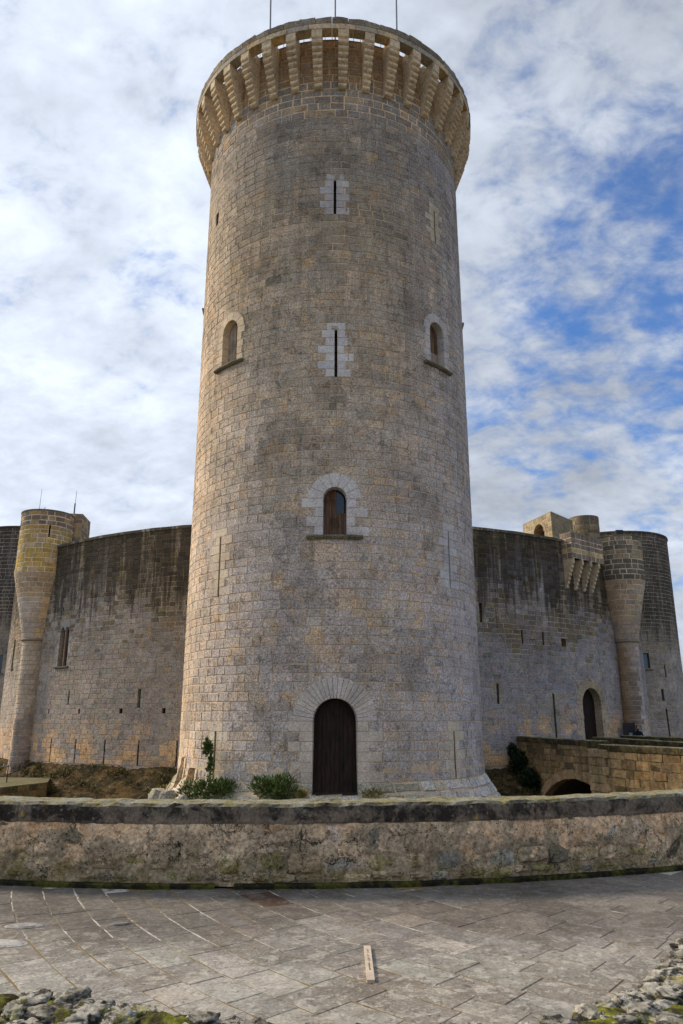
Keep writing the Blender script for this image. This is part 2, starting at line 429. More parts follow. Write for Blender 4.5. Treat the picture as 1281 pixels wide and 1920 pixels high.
def coping_material():
    t = NT('lichened_coping')
    n2 = t.noise(30, 9, .74, .3); n1 = t.noise(2.6, 8, .68, .6)
    base = t.mix(t.rng(n1, .43, .58), (.035, .030, .026), (.17, .14, .11))
    pinkn = t.noise(1.0, 7, .7, .3, vec=t.map((4, 4, 1.2), (5, 1, 1)))
    base = t.mix(t.math('MULTIPLY', t.rng(pinkn, .56, .66), .75), base, (.26, .19, .145))
    rim = t.rng(t.math('ADD', t.sep.outputs[2], t.math('MULTIPLY', n1, -.34)), .50, .44)
    base = t.mix(t.math('MULTIPLY', rim, .35), base, (.26, .20, .15))
    sp = t.voro(19, vec=t.map((1, 1, 1), (1, 2, 3))); spm = t.math('MULTIPLY', t.rng(sp.outputs['Distance'], .18, .34, 1, 0), t.rng(t.noise(5, 4, .6, loc=(1, 4, 1)), .5, .6))
    base = t.mix(t.math('MULTIPLY', spm, .55), base, (.26, .255, .235))
    base = t.mix(t.math('MULTIPLY', t.rng(t.noise(9, 8, .72, .6, loc=(21, 4, 1)), .54, .64), .7), base, (.19, .165, .13))
    yl = t.voro(4.2, vec=t.map((1, 1, 1), (7, 2, 3))); ym = t.math('MULTIPLY', t.rng(t.math('ADD', yl.outputs['Distance'], t.math('MULTIPLY', n2, .12)), .17, .22, 1, 0), t.rng(t.noise(1.7, 3, .5, loc=(1, 40, 1)), .5, .56))
    base = t.mix(t.math('MULTIPLY', ym, .9), base, (.50, .33, .03))
    # upper face: pale crust, yellow lichen
    nz = t.t.nodes.new('ShaderNodeSeparateXYZ'); t.L(t.geo.outputs['Normal'], nz.inputs[0])
    top = t.rng(nz.outputs[2], .45, .8)
    tc = t.mix(t.rng(t.noise(7, 7, .7, .6, loc=(3, 3, 3)), .44, .58), (.27, .26, .205), (.22, .19, .075))
    tc = t.mix(t.math('MULTIPLY', t.rng(n1, .52, .62), .6), tc, (.10, .095, .07))
    base = t.mix(top, base, tc)
    base = t.scale(base, t.rng(n2, .28, .72, .55, 1.5))
    t.bump(t.math('ADD', n2, t.noise(7, 6, .6, loc=(1, 1, 8))), .8, .025)
    return t.done(base, .92, .12)
M['coping'] = coping_material()

def pavement_material(name, joint=False):
    t = NT(name)
    n2 = t.noise(34, 9, .74, .2); n1 = t.noise(1.5, 6, .62, .7); n3 = t.noise(8, 8, .7, .7, loc=(5, 2, 8))
    if joint:
        far = t.rng(t.math('ADD', t.sep.outputs[1], t.math('MULTIPLY', n1, 3.0)), 7.5, 8.1)
        white = t.math('MULTIPLY', far, t.rng(t.noise(1.7, 6, .65, .6, loc=(9, 2, 8)), .46, .56))
        c = t.mix(white, (.20, .145, .07), (.50, .48, .44))
        c = t.mix(t.math('MULTIPLY', t.rng(n3, .55, .65), .5), c, (.05, .04, .022))
    else:
        c = t.tint()
        bl = t.noise(.75, 7, .66, .9, loc=(51, 2, 8)); c = t.scale(c, t.rng(bl, .36, .62, .68, 1.12))
        c = t.mix(t.math('MULTIPLY', t.rng(t.noise(4.5, 9, .74, .6, loc=(61, 2, 8)), .52, .60), .45), c, (.13, .115, .09))
        gr = t.rng(t.math('ADD', t.sep.outputs[1], t.math('MULTIPLY', t.noise(.8, 4, .5, .3), 2.2)), 6.7, 8.1)   # soft shade of the low wall painted in, with damp, smoother stones
        c = t.mix(t.math('MULTIPLY', gr, .9), c, t.mix(1.0, c, (.50, .48, .48), 'MULTIPLY'))
        c = t.mix(t.math('MULTIPLY', t.rng(n1, .5, .66), .35), c, t.mix(1.0, c, (.68, .55, .44), 'MULTIPLY'))
        lic = t.math('MULTIPLY', t.rng(n3, .50, .60), t.math('SUBTRACT', 1.0, t.math('MULTIPLY', gr, .75)))
        c = t.mix(t.math('MULTIPLY', lic, .6), c, (.47, .44, .38))
        c = t.mix(t.math('MULTIPLY', t.rng(t.noise(14, 8, .72, .5, loc=(15, 2, 8)), .56, .64), .7), c, (.085, .075, .06))
        sp = t.voro(30, vec=t.map((1, 1, 1), (3, 5, 7)))
        sm = t.math('MULTIPLY', t.rng(sp.outputs['Distance'], .14, .30, 1, 0), t.rng(t.noise(2.3, 5, .6, loc=(1, 19, 1)), .44, .58))
        c = t.mix(t.math('MULTIPLY', t.math('MULTIPLY', sm, .45), t.math('SUBTRACT', 1.0, t.math('MULTIPLY', gr, .7))), c, (.56, .54, .48))
    c = t.scale(c, t.rng(n2, .28, .72, .68, 1.32))
    t.bump(t.math('ADD', n2, n3), .7, .012)
    return t.done(c, .85, .2)
M['slab'] = pavement_material('paving_slab'); M['joint'] = pavement_material('paving_joint', True)

def rock_material():
    t = NT('lichened_limestone')
    n2 = t.noise(38, 9, .72, .3); n1 = t.noise(4.5, 7, .66, .8); n3 = t.noise(13, 8, .7, .6, loc=(5, 2, 8))
    c = t.mix(t.rng(n1, .40, .60), (.19, .178, .145), (.42, .40, .345))
    c = t.mix(t.math('MULTIPLY', t.rng(n3, .50, .57), .92), c, (.03, .028, .025))
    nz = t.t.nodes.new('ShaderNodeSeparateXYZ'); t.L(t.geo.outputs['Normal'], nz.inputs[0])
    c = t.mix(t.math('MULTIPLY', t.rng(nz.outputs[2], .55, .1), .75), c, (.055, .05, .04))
    c = t.mix(t.math('MULTIPLY', t.rng(t.noise(3.1, 6, .66, .5, loc=(5, 12, 8)), .56, .63), .6), c, (.33, .30, .07))
    c = t.scale(c, t.rng(n2, .28, .72, .55, 1.5))
    t.bump(t.math('ADD', n2, t.math('MULTIPLY', n3, 2.0)), .8, .02)
    return t.done(c, .9, .15)
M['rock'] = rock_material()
def ledge_material():
    t = NT('damp_ledge'); n = t.noise(22, 8, .7, .3); n1 = t.noise(3.5, 7, .66, .6)
    c = t.mix(t.rng(n1, .44, .6), (.022, .020, .014), (.075, .075, .018)); c = t.scale(c, t.rng(n, .28, .72, .5, 1.5))
    t.bump(n, .8, .02); return t.done(c, .95, .05)
M['ledge'] = ledge_material()
def moss_material():
    t = NT('moss'); n = t.noise(30, 8, .7, .3); n1 = t.noise(5, 6, .6, .6)
    c = t.mix(t.rng(n1, .42, .58), (.045, .04, .022), (.16, .165, .028)); c = t.scale(c, t.rng(n, .28, .72, .5, 1.5))
    t.bump(n, .8, .02); return t.done(c, .95, .05)
M['moss'] = moss_material()
def earth_material(name, a, b, cdark, s=1.0):
    t = NT(name); n1 = t.noise(.9 * s, 7, .68, .7); n2 = t.noise(6 * s, 9, .74, .3); n3 = t.noise(2.2 * s, 7, .7, .6, loc=(5, 2, 8))
    c = t.mix(t.rng(n1, .4, .6), a, b); c = t.mix(t.math('MULTIPLY', t.rng(n3, .48, .6), .8), c, cdark)
    c = t.mix(t.math('MULTIPLY', t.rng(t.noise(3.1 * s, 7, .7, .6, loc=(8, 2, 3)), .58, .66), .5), c, (.30, .27, .22))
    c = t.scale(c, t.rng(n2, .28, .72, .55, 1.45)); t.bump(t.math('ADD', n2, n3), .9, .12)
    return t.done(c, .95, .05)
M['bank'] = earth_material('moat_bank_earth', (.115, .075, .032), (.045, .038, .02), (.018, .016, .011))
M['terrain'] = earth_material('dry_ground', (.16, .13, .08), (.10, .10, .05), (.06, .05, .03), .3)

def wood_material(name, a, b, rough=.7):
    t = NT(name); n = t.noise(1.0, 7, .7, .6, vec=t.map((28, 28, 1.2))); n2 = t.noise(2.0, 5, .6, .3)
    c = t.mix(t.rng(n, .38, .62), a, b); c = t.mix(t.math('MULTIPLY', t.rng(n2, .5, .65), .5), c, t.scale(c, .35) if False else tuple(x * .4 for x in a))
    c = t.mix(1.0, c, t.tint(), 'MULTIPLY')
    t.bump(n, .4, .01); return t.done(c, rough, .2)
M['wood'] = wood_material('old_brown_wood', (.075, .048, .033), (.19, .13, .09))
M['door'] = wood_material('dark_door_wood', (.009, .005, .0045), (.032, .017, .012))
M['tanwood'] = wood_material('tan_shutter_wood', (.28, .22, .17), (.40, .33, .27))
def plain(name, c, rough=.5, metal=0.0, spec=.4):
    t = NT(name); n = t.noise(9, 6, .65); t.b.inputs['Metallic'].default_value = metal
    return t.done(t.mix(t.rng(n, .3, .7), tuple(x * .85 for x in c), tuple(min(1, x * 1.12) for x in c)), rough, spec)
M['metal'] = plain('painted_metal', (.17, .19, .20), .45, .3); M['black'] = plain('black_metal', (.012, .012, .014), .5)
M['glass'] = plain('dark_window_glass', (.012, .03, .06), .08, 0, .6); M['bluegl'] = plain('blue_window_glass', (.05, .10, .17), .15, 0, .6)
M['iron'] = plain('rusty_iron', (.06, .04, .03), .8)
M['tile'] = plain('pale_ceramic', (.52, .43, .33), .6); M['ink'] = plain('brown_lettering', (.17, .10, .06), .7)
M['white'] = plain('white_print', (.6, .6, .65), .7); M['red'] = plain('red_print', (.45, .05, .04), .7)
M['cloth'] = plain('dark_jacket_cloth', (.012, .02, .028), .9, 0, .1); M['skin'] = plain('skin', (.45, .25, .18), .6)
M['trouser'] = plain('dark_trouser_cloth', (.02, .02, .03), .9, 0, .1); M['hair'] = plain('dark_hair', (.02, .015, .02), .8)
def leaf_material(name, a, b):
    t = NT(name); c = t.mix(1.0, t.mix(t.rng(t.noise(5, 4, .6), .35, .65), a, b), t.tint(), 'MULTIPLY')
    t.b.inputs['Subsurface Weight'].default_value = 0.0
    return t.done(c, .6, .25)
M['leaf'] = leaf_material('shrub_leaf', (.05, .085, .022), (.12, .16, .05)); M['yleaf'] = leaf_material('dry_leaf', (.13, .14, .02), (.20, .13, .03))
M['grass'] = leaf_material('dry_grass', (.06, .065, .02), (.13, .105, .04))
M['ivy'] = leaf_material('ivy_leaf', (.012, .022, .010), (.03, .045, .02))

# ------------------------------------------------------------------ palette of the stones
def P3(u, z, s=1.0, surf=None, o=0): 
    p = surf(u, z); return fbm((p[0] + o, p[1], p[2]), s)

# ================================================================== THE SETTING: ground
terr = MB(); n = 48
ring = [(400 * math.cos(2 * math.pi * i / n), 60 + 400 * math.sin(2 * math.pi * i / n), -2.75) for i in range(n)]
terr.add(ring, [tuple(range(n))], (1, 1, 1)); terr.build('terrain', M['terrain'], kind='structure')

WX, WY, WR = -1.167, 21.4, 13.21             # circle of the low wall round the moat
# plaza: a thick slab of ground outside that circle
pm = MB(); v = []; fs = []; na = 96
def plaza_pt(i):
    a = R_(-64) + R_(128) * i / na
    return a
for i in range(na + 1):
    a = plaza_pt(i); sx, cyy = math.sin(a), math.cos(a)
    v += [(WX + (WR - .38) * sx, WY - (WR - .38) * cyy, -2.8), (WX + (WR - .38) * sx, WY - (WR - .38) * cyy, -.0035), (WX + 60 * sx, WY - 60 * cyy, -.0035)]
for i in range(na):
    b = 3 * i; fs += [(b, b + 1, b + 4, b + 3), (b + 1, b + 2, b + 5, b + 4)]
fs = [tuple(reversed(q)) for q in fs]
pm.add(v, fs, (1, 1, 1))
plaza = pm.build('plaza_paving', M['joint'], kind='structure')

# slabs in gently curved rows
rng = random.Random(11)
PCX, PCY = 7.0, 12.2
spots = [((.62, 6.45), (.50, .45, .39), .28), ((.41, 6.95), (.40, .35, .29), .25), ((-2.7, 7.66), (.46, .38, .30), .25), ((-.62, 7.8), (.17, .10, .065), .25)]
slabs = []
r = 2.0
def pav(u, rr, d=0.0):                        # u: arc length at mean radius along the row
    a = u; return (PCX - rr * math.cos(a), PCY - rr * math.sin(a), d)
rr = 1.6
while rr < 16.5:
    w = .285 * (1 + rng.uniform(-.12, .12))
    a = R_(-60)
    while a < R_(120):
        da = rng.uniform(.34, .62) / (rr + w / 2)
        am, rm = a + da / 2, rr + w / 2
        x, y, _ = pav(am, rm)
        dw = math.hypot(x - WX, y - WY)
        if dw > WR - .05 and -7.5 < x < 8 and .6 < y < 14 and dw < WR + 14:
            j = [rng.uniform(.001, .005), rng.uniform(.001, .005), rng.uniform(.003, .009), rng.uniform(.003, .009)]
            wob = lambda: rng.uniform(-.006, .006)
            A0, A1 = a + j[0] / rm, a + da - j[1] / rm; r0, r1 = rr + j[2], rr + w - j[3]
            n = 3; loop = []
            for i in range(n + 1): loop.append((A0 + (A1 - A0) * i / n, r1 + wob()))
            for i in range(n, -1, -1): loop.append((A0 + (A1 - A0) * i / n, r0 + wob()))
            top = rng.uniform(-.001, .002); tx, ty = rng.uniform(-.003, .003), rng.uniform(-.003, .003)
            c0 = vary((.298, .279, .245), rng, .15, .03)
            g = fbm((x, y, 0), .5); c0 = mixc(c0, (.20, .165, .13), sstep(.0, .5, g) * .5)
            for (sx, sy), scol, rad in spots:
                if math.hypot(x - sx, y - sy) < rad * .8: c0 = scol
            vv = []; nn = len(loop)
            for (q, rad) in loop: p = pav(q, rad); vv.append((p[0], p[1], -.05))
            for (q, rad) in loop: p = pav(q, rad); vv.append((p[0], p[1], top - .004 + tx * (p[0] - x) + ty * (p[1] - y)))
            for (q, rad) in loop:
                q2, r2 = am + (q - am) * (1 - .003 * 2 / (da * rm)), rm + (rad - rm) * (1 - .006 / w)
                p = pav(q2, r2); vv.append((p[0], p[1], top + tx * (p[0] - x) + ty * (p[1] - y)))
            ff = []
            for i in range(nn):
                k = (i + 1) % nn; ff += [(i, k, nn + k, nn + i), (nn + i, nn + k, 2 * nn + k, 2 * nn + i)]
            ff.append(tuple(range(2 * nn, 3 * nn)))
            # orientation: make the top face upward
            e1 = Vector(vv[2 * nn + 1]) - Vector(vv[2 * nn]); e2 = Vector(vv[-1]) - Vector(vv[2 * nn])
            if e1.cross(e2).z < 0: ff = [tuple(reversed(q)) for q in ff]
            slabs.append((vv, ff, c0))
        a += da
    rr += w
emit(slabs, 'paving_slab', M['slab'], plaza, 300, None, 'distant_paving', 60)

# pale mortar patches and the narrow ceramic strip let into the paving
def patch(cx, cy, rx, ry, rot, c):
    m = MB(); n = 22; rg = random.Random(int(cx * 100)); vv = [(cx, cy, .013)]
    for ringk, (k, z) in enumerate(((.75, .012), (1.0, .002))):
        for i in range(n):
            a = 2 * math.pi * i / n; q = k * (1 + .10 * noise.noise(Vector((cx + math.cos(a) * 1.5, cy + math.sin(a) * 1.5, 3))))
            x, y = rx * q * math.cos(a), ry * q * math.sin(a)
            vv.append((cx + x * math.cos(rot) - y * math.sin(rot), cy + x * math.sin(rot) + y * math.cos(rot), z))
    ff = [(0, 1 + i, 1 + (i + 1) % n) for i in range(n)] + [(1 + i, 1 + n + i, 1 + n + (i + 1) % n, 1 + (i + 1) % n) for i in range(n)]
    m.add(vv, ff, c); return m.build('mortar_patch', M['slab'], plaza)
patch(-2.62, 6.30, .25, .11, 0, (.50, .49, .46)); patch(-2.60, 6.80, .16, .08, .1, (.46, .45, .42)); patch(-1.83, 6.85, .1, .035, .4, (.5, .48, .44))

strip = empty('inscribed_strip', (.19, 5.8, .012), 'narrow pale ceramic strip with faint brown lettering let into the grey paving', 'plaque')
m = MB(); box(m, .165, .215, 5.44, 6.19, -.01, .019); m.build('tile', M['tile'], strip)
rg = random.Random(4); y = 6.10
gm = MB()
for grp, (n, gap_) in enumerate(((3, .03), (2, .035), (3, .03), (7, .022))):
    for i in range(n):
        w = .016 if grp < 3 else .012
        for k in range(rg.choice((2, 3))):
            if rg.random() < .5: box(gm, .19 - w / 2, .19 + w / 2, y - .004 - k * .007, y - .001 - k * .007, .0185, .0205)
            else:
                q = rg.uniform(-w / 2, w / 2 - .004); box(gm, .19 + q, .19 + q + .004, y - .016, y - .002, .0185, .0205)
        y -= gap_
    y -= .022
gm.build('lettering', M['ink'], strip, kind='stuff')

# ================================================================== LOW WALL ROUND THE MOAT
par = empty('parapet_wall', (WX, WY - WR, 0), 'low curved rubble wall with patchy pink render and black lichened coping between paving and moat', 'wall')
surfW = cyl(WX, WY, lambda z: WR)
rng = random.Random(5)
PU0, PU1 = -9.5, 9.5
# foot ledge
m = MB(); nseg = 200; vv = []; ff = []
for i in range(nseg + 1):
    u = PU0 + (PU1 - PU0) * i / nseg; w1 = .012 * fbm((u * 2.2, 0, 0)); 
    for (d, z) in ((.055 + w1, -.02), (.055 + w1, .03 + w1 * .4), (.035 + w1, .047 + w1 * .5), (-.06, .052)): vv.append(surfW(u, z, d))
for i in range(nseg):
    if 99 <= i <= 100: continue               # the drain hole
    for k in range(3): b = 4 * i + k; ff.append((b, b + 4, b + 5, b + 1))
m.add(vv, ff, (.032, .034, .014)); m.build('foot_ledge', M['ledge'], par)
# rendered face
RB0, RB1 = .02, .605
m = MB(); nu, nz_ = 760, 26; vv = []; cc = []
for i in range(nu + 1):
    u = PU0 + (PU1 - PU0) * i / nu
    for k in range(nz_ + 1):
        z = RB0 + (RB1 - RB0) * k / nz_
        n1 = fbm((u * 2.0, 0, z * 2.0), 1.0, 4); n2 = fbm((u * 9 + 4, 3, z * 9), 1.0, 3)
        d = .004 + .022 * n1 + .010 * n2 + .016 * sstep(.26, .34, z + .05 * n2)
        vv.append(surfW(u, z, d)); cc.append(mixc((.34, .27, .185), (.46, .36, .25), .5 + n1))
ff = [(i * (nz_ + 1) + k, (i + 1) * (nz_ + 1) + k, (i + 1) * (nz_ + 1) + k + 1, i * (nz_ + 1) + k + 1) for i in range(nu) for k in range(nz_)]
m.add(vv, ff, cc); m.build('render_coat', M['parapet'], par, smooth=True)
# rubble stones showing through
def rubble(surf, u, z, w, h, d, rg, c, n=11):
    pts = []
    ph = rg.random() * 9
    for i in range(n):
        a = 2 * math.pi * i / n
        ca, sa = math.cos(a), math.sin(a); k = 1 / max(abs(ca), abs(sa)) ** .93      # between an ellipse and a box
        q = k * (1 + .13 * noise.noise(Vector((ca * 1.5 + ph, sa * 1.5, ph))))
        pts.append((u + w / 2 * ca * q, z + h / 2 * sa * q))
    v = [surf(a, b, d - .05) for a, b in pts]
    v += [surf(a, b, d - .004) for a, b in pts]
    v += [surf(u + (a - u) * .86, z + (b - z) * .86, d + .009 + rg.uniform(-.003, .003)) for a, b in pts]
    v += [surf(u + (a - u) * .45, z + (b - z) * .45, d + .015 + rg.uniform(-.006, .006)) for a, b in pts]
    v.append(surf(u, z, d + .014)); f = []
    for r_ in range(3):
        for i in range(n):
            j = (i + 1) % n; f.append((r_ * n + i, r_ * n + j, (r_ + 1) * n + j, (r_ + 1) * n + i))
    for i in range(n): f.append((3 * n + i, 3 * n + (i + 1) % n, 4 * n))
    return v, f, c
stones = []
pal = [(.48, .40, .28), (.58, .45, .28), (.52, .40, .27), (.40, .38, .33), (.30, .25, .17), (.36, .29, .19), (.25, .23, .19), (.40, .31, .21), (.16, .145, .105), (.31, .27, .13), (.36, .27, .17)]
for (zc, hh, wm) in ((.47, .24, .27), (.245, .20, .30), (.105, .10, .22)):
    u = PU0
    while u < PU1:
        w = wm * rng.uniform(.55, 1.5); h = hh * rng.uniform(.75, 1.02)
        zz = zc + rng.uniform(-.02, .02)
        stones.append(rubble(surfW, u + w / 2, zz, w - .022, h - .015, rng.uniform(-.012, .018), rng, vary(rng.choice(pal), rng, .15)))
        u += w
emit(stones, 'rubble_stone', M['parapet'], par, 300, None, 'rubble_masonry', 60)
# coping: blocks with rough upper faces
def coping_block(surf, u0, u1, z0, z1, d0, d1, rg, nu=9, nd=5, seed=0.0):
    """d0 outer face, d1 inner face (negative)"""
    prof = [(d0 - .006, z0), (d0, z0 + .02), (d0 + .004, (z0 + z1) / 2), (d0 - .004, z1 - .035), (d0 - .03, z1 - .006)]
    for k in range(1, nd): prof.append((d0 - .03 + (d1 + .03 - d0 + .03) * k / nd, z1))
    prof += [(d1 + .03, z1 - .006), (d1, z1 - .04), (d1, z0)]
    v = []; f = []
    for i in range(nu + 1):
        t = i / nu; u = u0 + (u1 - u0) * t
        e = .005 * (1 if i in (0, nu) else 0)
        for k, (d, z) in enumerate(prof):
            q = fbm((u * 3.1 + seed, d * 3.1, z * 3.1), 1.5, 4)
            v.append(surf(u, z + (q * .016 - e if k > 2 else 0), d + q * .016 - e * (1 if k < 6 else -1)))
    n = len(prof)
    for i in range(nu):
        for k in range(n - 1): b = i * n + k; f.append((b, b + n, b + n + 1, b + 1))
    f.append(tuple(reversed(range(n)))); f.append(tuple(range(nu * n, (nu + 1) * n)))
    return v, f
u = PU0
while u < PU1:
    w = rng.uniform(.38, .95)
    v, f = coping_block(surfW, u + .001, u + w - .001, .60 + rng.uniform(-.004, .004), .803 + rng.uniform(-.003, .003), .03 + rng.uniform(-.004, .004), -.42, rng)
    m = MB(); m.add(v, f, (1, 1, 1)); m.build('coping_stone', M['coping'], par); u += w
# back face down into the moat
m = MB()
for i in range(60):
    a, b = PU0 + (PU1 - PU0) * i / 60, PU0 + (PU1 - PU0) * (i + 1) / 60
    m.add([surfW(b, -2.8, -.385), surfW(a, -2.8, -.385), surfW(a, .61, -.385), surfW(b, .61, -.385)], [(0, 1, 2, 3)], (.25, .2, .15))
m.build('moat_side_face', M['bridge'], par)

# ================================================================== DONJON
TX, TY = -.38, 30.0
DZ0, DZ1 = -.30, 28.36
def DR(z):
    if z > 1e8: return 5.68
    if z < -.30: return 5.74 + (-.30 - z) * .62
    return 5.72 - .0016 * z if z > 0 else 5.74
surfD = cyl(TX, TY, DR)
def ud(a): return R_(a) * 5.68
don = empty('round_keep_tower', (TX, TY, DZ0), 'tall round stone keep with a corbelled crown, arched dark door and three arched windows', 'tower')
D = []
def dj(kind, a, z0, z1, w, **k): o = dict(kind=kind, a=a, u=ud(a), z0=z0, z1=z1, w=w, **k); D.append(o); return o
oDoor = dj('arch', 1.8, -.66, 2.23, 1.40, ring=.64, jamb=.7)
oWin = dj('arch', 1.6, 7.52, 9.22, .80, ring=.50, jamb=.5)
oW1 = dj('arch', -43.3, 14.55, 16.42, .88, ring=.34, jamb=.4)
oW2 = dj('arch', 45.6, 14.55, 16.42, .86, ring=.34, jamb=.4)
oS1 = dj('slit', 1.3, 20.05, 21.72, .10, jamb=.7)
oS2 = dj('slit', 1.8, 13.41, 15.27, .10, jamb=.7)
oS3 = dj('slit', 47.0, 19.97, 21.61, .08, jamb=.5)
oS4 = dj('slit', -43.3, 5.87, 7.85, .08, jamb=.5)
oS5 = dj('slit', 47.8, 6.02, 8.0, .07, jamb=.5)
oS6 = dj('slit', -41.4, -.28, 1.12, .09, jamb=.5)
oS7 = dj('slit', 46.5, -.30, 1.10, .08, jamb=.5)
oSq = dj('rect', -58.5, 21.7, 22.25, .26, jamb=0)
oG1 = dj('rect', -54.5, -.75, .12, .50, jamb=0)
oG2 = dj('rect', -64.5, -.75, .16, .42, jamb=0)
oB1 = dj('slit', -95.0, 19.0, 20.2, .10, jamb=0)
oB2 = dj('slit', 96.0, 18.6, 19.8, .10, jamb=0)

rng = random.Random(21)
def tD(u, z, rg):
    p = surfD(u, min(z, 28)); a = math.degrees(u / 5.68)
    g = fbm(p, .35); g2 = fbm((p[0] + 40, p[1], p[2]), 1.1)
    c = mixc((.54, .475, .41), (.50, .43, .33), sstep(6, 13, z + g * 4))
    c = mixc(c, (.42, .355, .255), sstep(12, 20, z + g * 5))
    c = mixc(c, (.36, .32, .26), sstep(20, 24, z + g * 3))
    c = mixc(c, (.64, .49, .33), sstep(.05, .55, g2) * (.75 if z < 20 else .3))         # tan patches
    c = mixc(c, (.64, .49, .32), (1 - sstep(-75, -30, a)) * .7 * (1 if z < 20 else .5))       # warm sunlight painted into the stone of the left flank
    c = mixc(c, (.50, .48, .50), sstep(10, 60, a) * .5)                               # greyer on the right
    if rg.random() < .05: c = mixc(c, (.66, .53, .37), .4)
    if rg.random() < .05: c = mixc(c, (.26, .23, .18), .3)
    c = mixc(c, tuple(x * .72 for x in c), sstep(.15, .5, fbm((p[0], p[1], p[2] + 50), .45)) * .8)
    return vary((c[0] * 1.01, c[1] * 1.01, c[2] * 1.07), rg, .045, .022)
def tDcrisp(u, z, rg): return vary((.34, .31, .28) if rg.random() > .15 else (.46, .35, .24), rg, .16, .04)
def tCore(u, z):
    if z > 24.6: return (.70, .52, .34) if z < 26.4 else (.50, .33, .18)  # browner mortar high up: shade of the corbel slots put into the colour
    p = surfD(u, z); g = fbm(p, 1.3)
    return mixc((.62, .48, .34), (.46, .38, .28), sstep(-.3, .3, g) * (1 if z > 14 else .6))
zs = courses(DZ0, 24.55, .305, rng, .10)
def snap(o, both=True):
    o['z0'] = min(zs, key=lambda q: abs(q - o['z0'])) if o['z0'] > DZ0 else o['z0']
    if both: o['z1'] = min(zs, key=lambda q: abs(q - o['z1']))
for o in (oS1, oS2, oS3, oS4, oS5, oS7, oS6, oSq): snap(o)
for o in (oG1, oG2):
    o['z1'] = min(zs, key=lambda q: abs(q - o['z1']))
FU = math.pi * 5.68
jf = lambda u, z: .006 + .026 * sstep(-.28, .30, fbm((u, 7, z), .33) + (.15 if z < 10 else -.05) + .2 * sstep(2.8, 5, abs(u)))
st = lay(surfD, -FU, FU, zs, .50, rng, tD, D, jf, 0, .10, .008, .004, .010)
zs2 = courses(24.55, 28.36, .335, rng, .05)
st += lay(surfD, -FU, FU, zs2, .56, rng, lambda u, z, r: tDcrisp(u, z, r) if z < 26.1 else mixc(tDcrisp(u, z, r), (.42, .28, .15), .8), [], .050, 0, .10, .006, .004)  # top courses tinted brown to paint the shade between the corbels
hideD = lambda x, y: y > 1497 or y < 60
# rubble at the splayed foot
zf = [-2.6, -1.9, -1.35, -.95, -.62, -.30]
def tFoot(u, z, rg):
    a = math.degrees(u / 5.68); g = fbm((u, z, 0), .8)
    c = mixc((.38, .35, .25), (.58, .54, .47), sstep(-.3, .3, g)); c = mixc(c, (.60, .57, .53), sstep(35, 50, a)); return vary(c, rg, .15)
foot = lay(surfD, -FU, FU, zf, .62, rng, tFoot, [dict(o, jamb=0) for o in D if o['z0'] < -.2], .05, .02, .3, .03, .03, .03)
emit(foot, 'footing_stone', M['donjon'], don, 60, hideD, 'footing_masonry', 40)
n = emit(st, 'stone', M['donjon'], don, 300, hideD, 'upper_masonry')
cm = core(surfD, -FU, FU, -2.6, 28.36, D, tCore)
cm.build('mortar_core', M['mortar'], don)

# dressings of the arched openings
def voussoirs(surf, o, n, mat, parent, rg, colr, proud=.016, depth=.42, d0=0.0, gap=.008, outer=None):
    zsr = o['z1'] - o['w'] / 2; ri = o['w'] / 2; ro = ri + (outer or o['ring'])
    for i in range(n):
        a0, a1 = math.pi * (1 - i / n), math.pi * (1 - (i + 1) / n)
        g = gap / ri * .5; a0 -= g; a1 += g
        pts = []
        k = 3 if n < 12 else 2
        for j in range(k): t = a0 + (a1 - a0) * j / (k - 1); pts.append((o['u'] + ri * math.cos(t), zsr + ri * math.sin(t)))
        for j in range(k - 1, -1, -1): t = a0 + (a1 - a0) * j / (k - 1); pts.append((o['u'] + ro * math.cos(t), zsr + ro * math.sin(t)))
        pts = pts[::-1]
        ar = sum(pts[q][0] * pts[(q + 1) % len(pts)][1] - pts[(q + 1) % len(pts)][0] * pts[q][1] for q in range(len(pts)))
        if ar < 0: pts = pts[::-1]
        v, f = prism(surf, pts, proud + rg.uniform(-.003, .003), depth, .008, rg, .002)
        m = MB(); m.add(v, f, vary(colr, rg, .06, .02)); m.build('voussoir', mat, parent)
def jambs(surf, o, z0, z1, h, mat, parent, rg, colr, wmin=.2, wmax=.6, proud=.014, depth=.42, name='jamb_stone', half=None):
    z = z0; k = 0
    half = half or o['w'] / 2
    nn = max(1, round((z1 - z0) / h)); 
    for i in range(nn):
        a, b = z0 + (z1 - z0) * i / nn, z0 + (z1 - z0) * (i + 1) / nn
        for s in (-1, 1):
            w = (wmax if (i + (s > 0)) % 2 else wmin) * rg.uniform(.85, 1.15)
            u0, u1 = (o['u'] - half - w, o['u'] - half) if s < 0 else (o['u'] + half, o['u'] + half + w)
            g = .005; ww = lambda: rg.uniform(-.004, .004)
            v, f = prism(surf, [(u0 + g, a + g + ww()), (u1 - (0 if s < 0 else g), a + g + ww()), (u1 - (0 if s < 0 else g), b - g), (u0 + g, b - g)], proud + rg.uniform(-.004, .004), depth, .008, rg, .002)
            m = MB(); m.add(v, f, vary(colr, rg, .09, .03)); m.build(name, mat, parent)
def arch_board(surf, o, d, n=14, inset=0.0, z0=None, thick=.05):
    """a slab that fills an arched opening"""
    r = o['w'] / 2 + .03 - inset; zsr = o['z1'] - o['w'] / 2; z0 = o['z0'] if z0 is None else z0
    pts = [(o['u'] - r, z0), (o['u'] + r, z0)] + [(o['u'] + r * math.cos(math.pi * i / n), zsr + r * math.sin(math.pi * i / n)) for i in range(n + 1)]
    return prism(surf, pts, d, thick - d, .002)
